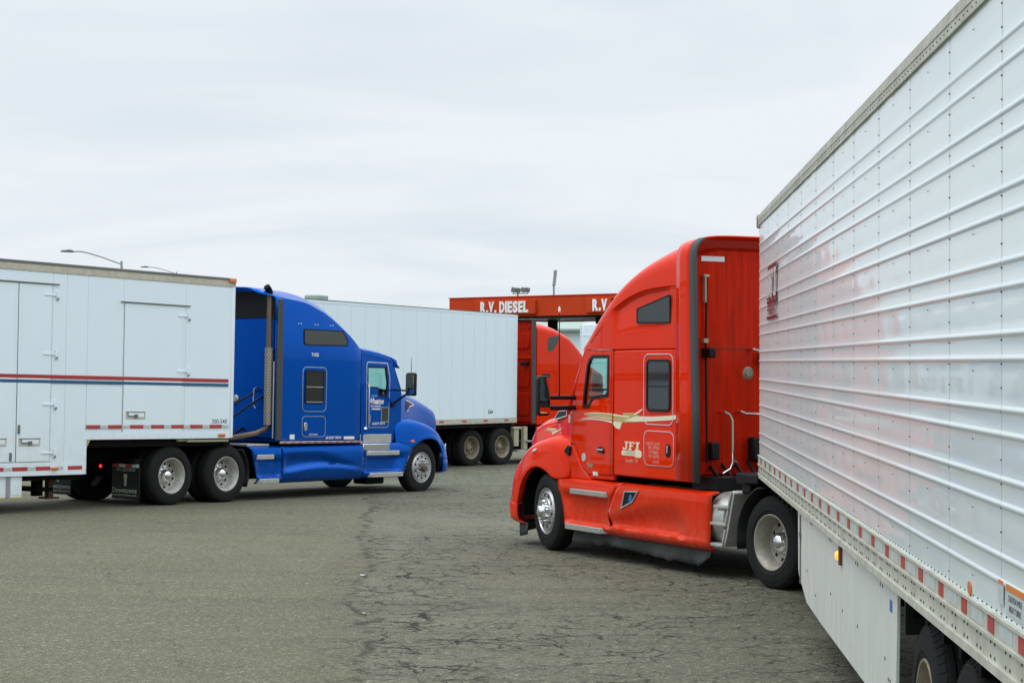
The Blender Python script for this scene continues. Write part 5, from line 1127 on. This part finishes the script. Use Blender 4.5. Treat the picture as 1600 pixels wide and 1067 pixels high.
for s in (1, -1):
    FS = [(5.9, 1.16, 1.3, .9), (6.1, 1.19, 1.42, .95), (6.4, 1.21, 1.45, 1.08), (6.7, 1.21, 1.4, 1.1), (7.0, 1.19, 1.28, 1.0), (7.2, 1.15, 1.15, .75), (7.35, 1.08, 1.0, .5), (7.5, .9, .85, .45)]
    part('fender', fender(FS, .6, s), M['red_far'], bgt, solid=.012)
    part('side_fairing', MB().box(2.75, 5.9, s*1.14, s*1.22, .35, 1.05), M['red_far'], bgt, bevel=.04)
    part('rubber_edge', MB().box(2.52, 2.68, s*1.2-.02, s*1.2+.02, 1.14, 4.03), M['grey_rubber'], bgt, bevel=.01)
    part('door_window', MB().prism([(5.25, 2.05), (5.25, 2.6), (5.75, 2.55), (5.9, 2.0)], s*1.105, s*1.135), M['glass_dark'], bgt)
    m = MB().box(5.95, 6.05, s*1.35, s*1.65, 1.9, 2.4); part('mirror_head', m, M['black'], bgt, bevel=.03)
    part('mirror_arm', MB().tube([(5.9, s*1.08, 2.1), (6.0, s*1.4, 2.1)], .03, 8), M['black'], bgt)
    sw = [(3.21, 3.22), (3.20, 3.50), (3.28, 3.585), (3.62, 3.645), (3.71, 3.63), (3.68, 3.47), (3.45, 3.22), (3.31, 3.165)]
    part('upper_window', MB().prism(sw, s*1.155, s*1.206), M['glass_olive'], bgt)
    part('sleeper_window', MB().prism(rrect(2.97, 3.32, 2.0, 2.55, .06), s*1.2, s*1.215), M['glass_dark'], bgt)
    part('access_door_trim', trim_ring(MB(), 2.86, 3.62, 1.7, 2.66, .12, .02, s*1.2, s*.012), M['red_far'], bgt, bevel=.006)
m = MB().prism([(-1.16, 1.15), (1.16, 1.15), (1.16, 3.9), (1.0, 4.05), (-1.0, 4.05), (-1.16, 3.9)], 2.66, 2.74, 'x'); part('back_wall', m, M['red_back'], bgt, bevel=.03)
for i, (z0, z1) in enumerate(((3.25, 3.70), (2.15, 2.72), (1.35, 2.0))):
    part('back_panel', MB().prism(rrect(-1.0, -.50, z0, z1, .12), 2.63, 2.66, 'x'), M['red_back'], bgt, bevel=.02)
part('back_rail', MB().box(2.62, 2.66, -1.1, .2, 2.98, 3.02).box(2.62, 2.66, -.97, -.92, 3.80, 3.83).box(2.62, 2.66, -1.0, -.6, 3.86, 3.885), M['red_far'], bgt)
part('grab_handle', MB().box(2.52, 2.66, -1.0, -.75, 2.78, 2.88), M['black'], bgt, bevel=.02)
part('back_emblem', MB().prism([(-.44, 3.80), (-.54, 3.80), (-.54, 3.90), (-.50, 3.84)], 2.63, 2.655, 'x'), M['white_decal'], bgt)
part('roof_deflector_edge', MB().box(2.5, 2.75, -1.15, 1.15, 4.055, 4.085), M['grey_rubber'], bgt, bevel=.01)
part('frame_bracket', MB().box(1.9, 2.1, -1.1, -.95, .5, 1.0).box(2.3, 2.45, -1.12, -1.0, .4, 1.05).box(1.85, 2.2, -1.12, -1.02, .98, 1.05), M['bracket'], bgt, bevel=.01)
part('deck_step', MB().box(1.95, 2.3, -1.2, -.9, .35, .40).box(2.35, 2.55, -1.2, -.9, .62, .66), M['rim'], bgt)

# ================================================================== FUEL CANOPY
Lc = Vector((-2.64, 79.0)); Rc = Vector((9.5, 70.85)); dv = (Rc-Lc); clen = dv.length; dv.normalize()
ca = math.degrees(math.atan2(dv.x, dv.y))          # heading along the fascia (to the right and nearer)
can = thing('fuel_canopy', (Lc.x, Lc.y, 0), ca, 0, 0, 'brick red filling station canopy with white R.V. DIESEL lettering behind the trucks', 'canopy')
# local x runs along the fascia to the right; the fascia faces the camera (local -y side)
ZB, ZT = 4.72, 5.53
part('fascia', MB().box(0, clen, 0, .22, ZB, ZT).box(0, .22, .22, 7.5, ZB, ZT).box(0, clen, 7.5, 7.7, ZB, ZT), M['canopy_red'], can, bevel=.02)
part('fascia_cap', MB().box(-.03, clen, -.03, .25, ZT, ZT+.035), M['canopy_red'], can, bevel=.008)
part('canopy_deck', MB().box(.22, clen-.05, .22, 7.5, ZB+.05, ZB+.2), M['lamp_grey'], can)
part('fascia_painted_shade', MB().box(.1, clen, .02, .3, ZB-.07, ZB), M['chassis'], can)  # solid black strip, shade painted in along the fascia's underside
def along(u):   # distance along the fascia for an image column, from the calibrated view line
    k = (u-800)/2935.; return (k*Lc.y-Lc.x)/(dv.x-k*dv.y)
sgw = along(839)-along(744)
def sign_text(sg, x0, x1, zb, zt):
    """bold condensed capitals fitted between x0 and x1, each letter an object"""
    w_ = {'R': 1.0, '.': .42, 'V': .98, 'D': .98, 'I': .42, 'E': .88, 'S': .92, 'L': .86, ' ': .45}; tot = sum(w_[c] for c in 'R.V. DIESEL'); k = (x1-x0)/tot; x = x0
    ref = text2d('E', 1.0, .05)[0]; hb, ht = min(v[1] for v in ref), max(v[1] for v in ref)
    for c in 'R.V. DIESEL':
        if c != ' ':
            vs, fs = text2d(c, 1.0, .05); xa, xb = min(v[0] for v in vs), max(v[0] for v in vs); gx_ = .10*k
            me = MB()
            for yy in (-.20, -.165): me.add([(x+gx_/2+(a-xa)/(xb-xa)*(w_[c]*k-gx_), yy, zb+(b_-hb)/(ht-hb)*(zt-zb)) for a, b_ in vs], fs)
            part('letter', me, M['white_decal'], sg)
        x += w_[c]*k
for xe in (along(839), along(918)+sgw):
    sg = part('sign_box', MB().box(xe-sgw, xe, -.16, 0, ZB+.10, ZB+.68), M['canopy_red'], can, bevel=.015)
    sign_text(sg, xe-sgw*.89, xe-sgw*.10, ZB+.16, ZB+.63)
for x in (1.2, along(905)+.3, clen-.6):
    for y in (1.2, 6.2): part('column', MB().box(x-.17, x+.17, y-.17, y+.17, -.2, ZB+.05), M['chassis'], can, bevel=.02)

# ================================================================== FAR THINGS
def wpt(u, v, Yd): return ((u-800)/2935*Yd, Yd, EYE-(v-585)/2935*Yd)
def street_lamp(u0, v0, u1, v1, Yd, label):
    hx, _, hz_ = wpt(u0, v0, Yd); px_, _, pz = wpt(u1, v1, Yd); H = pz+.15
    t = thing('street_lamp', (px_, Yd, 0), 90, 0, 0, label, 'street lamp', 'street lamps beyond the left trailer')
    dx = hx-px_
    part('pole', MB().tube([(0, 0, -.1), (0, 0, H)], [.10, .055], 10), M['galv'], t)
    arm = spline([(0, pz), (dx*.36, pz+(hz_-pz)*.60), (dx*.65, pz+(hz_-pz)*.97), (dx*.84, hz_)], 5)
    part('arm', MB().tube([(a, 0, b) for a, b in arm], .035, 8), M['galv'], t)
    part('lamp_head', MB().prism([(dx*.80, hz_+.03), (dx*.86, hz_+.09), (dx*1.0, hz_+.05), (dx*1.03, hz_-.02), (dx*.82, hz_-.05)], -.12, .12), M['lamp_grey'], t, bevel=.02)
street_lamp(97, 393, 190, 413, 90, 'larger curved arm street lamp with its pole top showing above the trailer roof')
street_lamp(221, 417.5, 276, 428, 150, 'smaller far street lamp whose curved arm barely shows above the left trailer roof')
fx, fy, fz = wpt(809, 462, 112)
fl = thing('floodlight_pole', (fx, 112, 0), 90, 0, 0, 'dark pole with a cluster of four floodlights above the red canopy', 'floodlight')
part('pole', MB().tube([(0, 0, -.1), (0, 0, fz+.25)], [.09, .05], 10), M['lamp_grey'], fl)
part('crossbar', MB().box(-.32, .62, -.03, .03, fz+.10, fz+.15), M['lamp_grey'], fl)
for x, dz, yy in ((-.26, .36, 0), (.02, .34, .15), (.32, .36, 0), (.58, .35, .1)):
    part('floodlight', MB().prism([(x-.16, fz+dz-.13), (x+.12, fz+dz-.17), (x+.17, fz+dz+.10), (x-.10, fz+dz+.15)], yy-.12, yy+.12), M['lamp_grey'], fl, bevel=.02)
    part('lamp_yoke', MB().box(x-.02, x+.02, yy-.02, yy+.02, fz+.12, fz+dz-.1), M['lamp_grey'], fl)
fx, fy, fz = wpt(866, 446, 200)
hm = thing('light_mast', (fx, 200, 0), 90, 0, 0, 'tall pale mast with a lamp bank seen edge on above the red canopy', 'light mast')
part('pole', MB().tube([(0, 0, -.1), (-.05, 0, fz+.3)], [.16, .10], 10), M['galv'], hm)
for k in range(6): part('floodlight', MB().prism([(-.22, 0), (.02, -.10), (.20, .10), (-.02, .24)], -1.3+.1*k, 1.3-.1*k).warp(lambda x, y, z: (x+.03*k, y, z+fz+.05+.27*k)), M['roof_green'], hm, bevel=.03)
part('lamp_frame', MB().box(-.05, .0, -1.2, 1.2, fz, fz+1.6), M['galv'], hm)
fx, fy, fz = wpt(896, 506, 72)
ft = thing('semi_trailer', (fx+1.30, 72+.1, 0), 90, 0, 0, 'pale trailer side glimpsed under the canopy between the two red trucks', 'trailer')
part('box_body', MB().box(-1.0, 9, -1.3, 1.3, 1.15, 4.25), M['white_bg'], ft, bevel=.03)
for i in range(14): part('side_panel', MB().box(-.98+.7*i, -.30+.7*i, -1.31, -1.295, 1.3, 4.12), M['white_bg'], ft)
for i in range(5): part('side_rib', MB().box(-1.0, 9, -1.325, -1.30, 1.8+.5*i, 1.84+.5*i), M['white_bg'], ft)
part('underframe', MB().box(-.9, 9, -1.2, 1.2, 1.0, 1.15), M['chassis'], ft)
for x in (7.0, 8.2):
    for s in (1, -1): wheel(ft, x, s*1.22, 'drive', 'w')
fx, fy, fz = wpt(858, 514, 95)
hs_ = thing('service_building', (fx, 95, 0), 90, 0, 0, 'low building with a pale green metal roof seen under the canopy edge', 'building')
part('wall', MB().box(-4, 1.55, -1, 8, -.2, fz-.1), M['white_bg'], hs_)
part('roof', MB().prism([(-1.4, fz-.15), (-1.4, fz-.02), (3.5, fz+.85), (8.4, fz-.02), (8.4, fz-.15)], -4.3, 1.85, 'x').warp(lambda x, y, z: (x, y, z)), M['roof_green'], hs_, bevel=.02)
part('window', MB().box(-3, -1.5, -1.02, -.98, 1.0, 2.2), M['glass_dark'], hs_)
for (u, v, sz) in ((567, 903, .018), (569, 963, .012)):
    Yd = 2935*EYE/(v-585); X = (u-800)/2935*Yd; rnd = random.Random(u)
    m = MB().add([(rnd.uniform(-1, 1)*sz+sz*math.cos(a)*1.5, sz*math.sin(a)*2, .004+rnd.uniform(0, .02)) for a in (0, 1.2, 2.2, 3.3, 4.5, 5.4)], [(0, 1, 2), (0, 2, 3), (0, 3, 4), (0, 4, 5)])
    o = part('litter_scrap', m, M['tape_white'], None, solid=.002, loc=(X, Yd, gz(X, Yd)+.003))
    tag(o, 'small torn white paper scrap lying on the cracked asphalt, the %s of two' % ('larger' if sz > .015 else 'nearer and smaller'), 'litter', 'paper scraps on the asphalt')
for o in C.objects:
    if o.parent and o.name.split('.')[0] in ('lug_nut_ring', 'registration_print', 'town_print', 'banner_print', 'emblem_print', 'door_lettering', 'flap_lettering', 'sticker_print', 'air_hose', 'marker_lamp') and o.name.split('.')[0] != 'marker_lamp': o['kind'] = 'stuff'
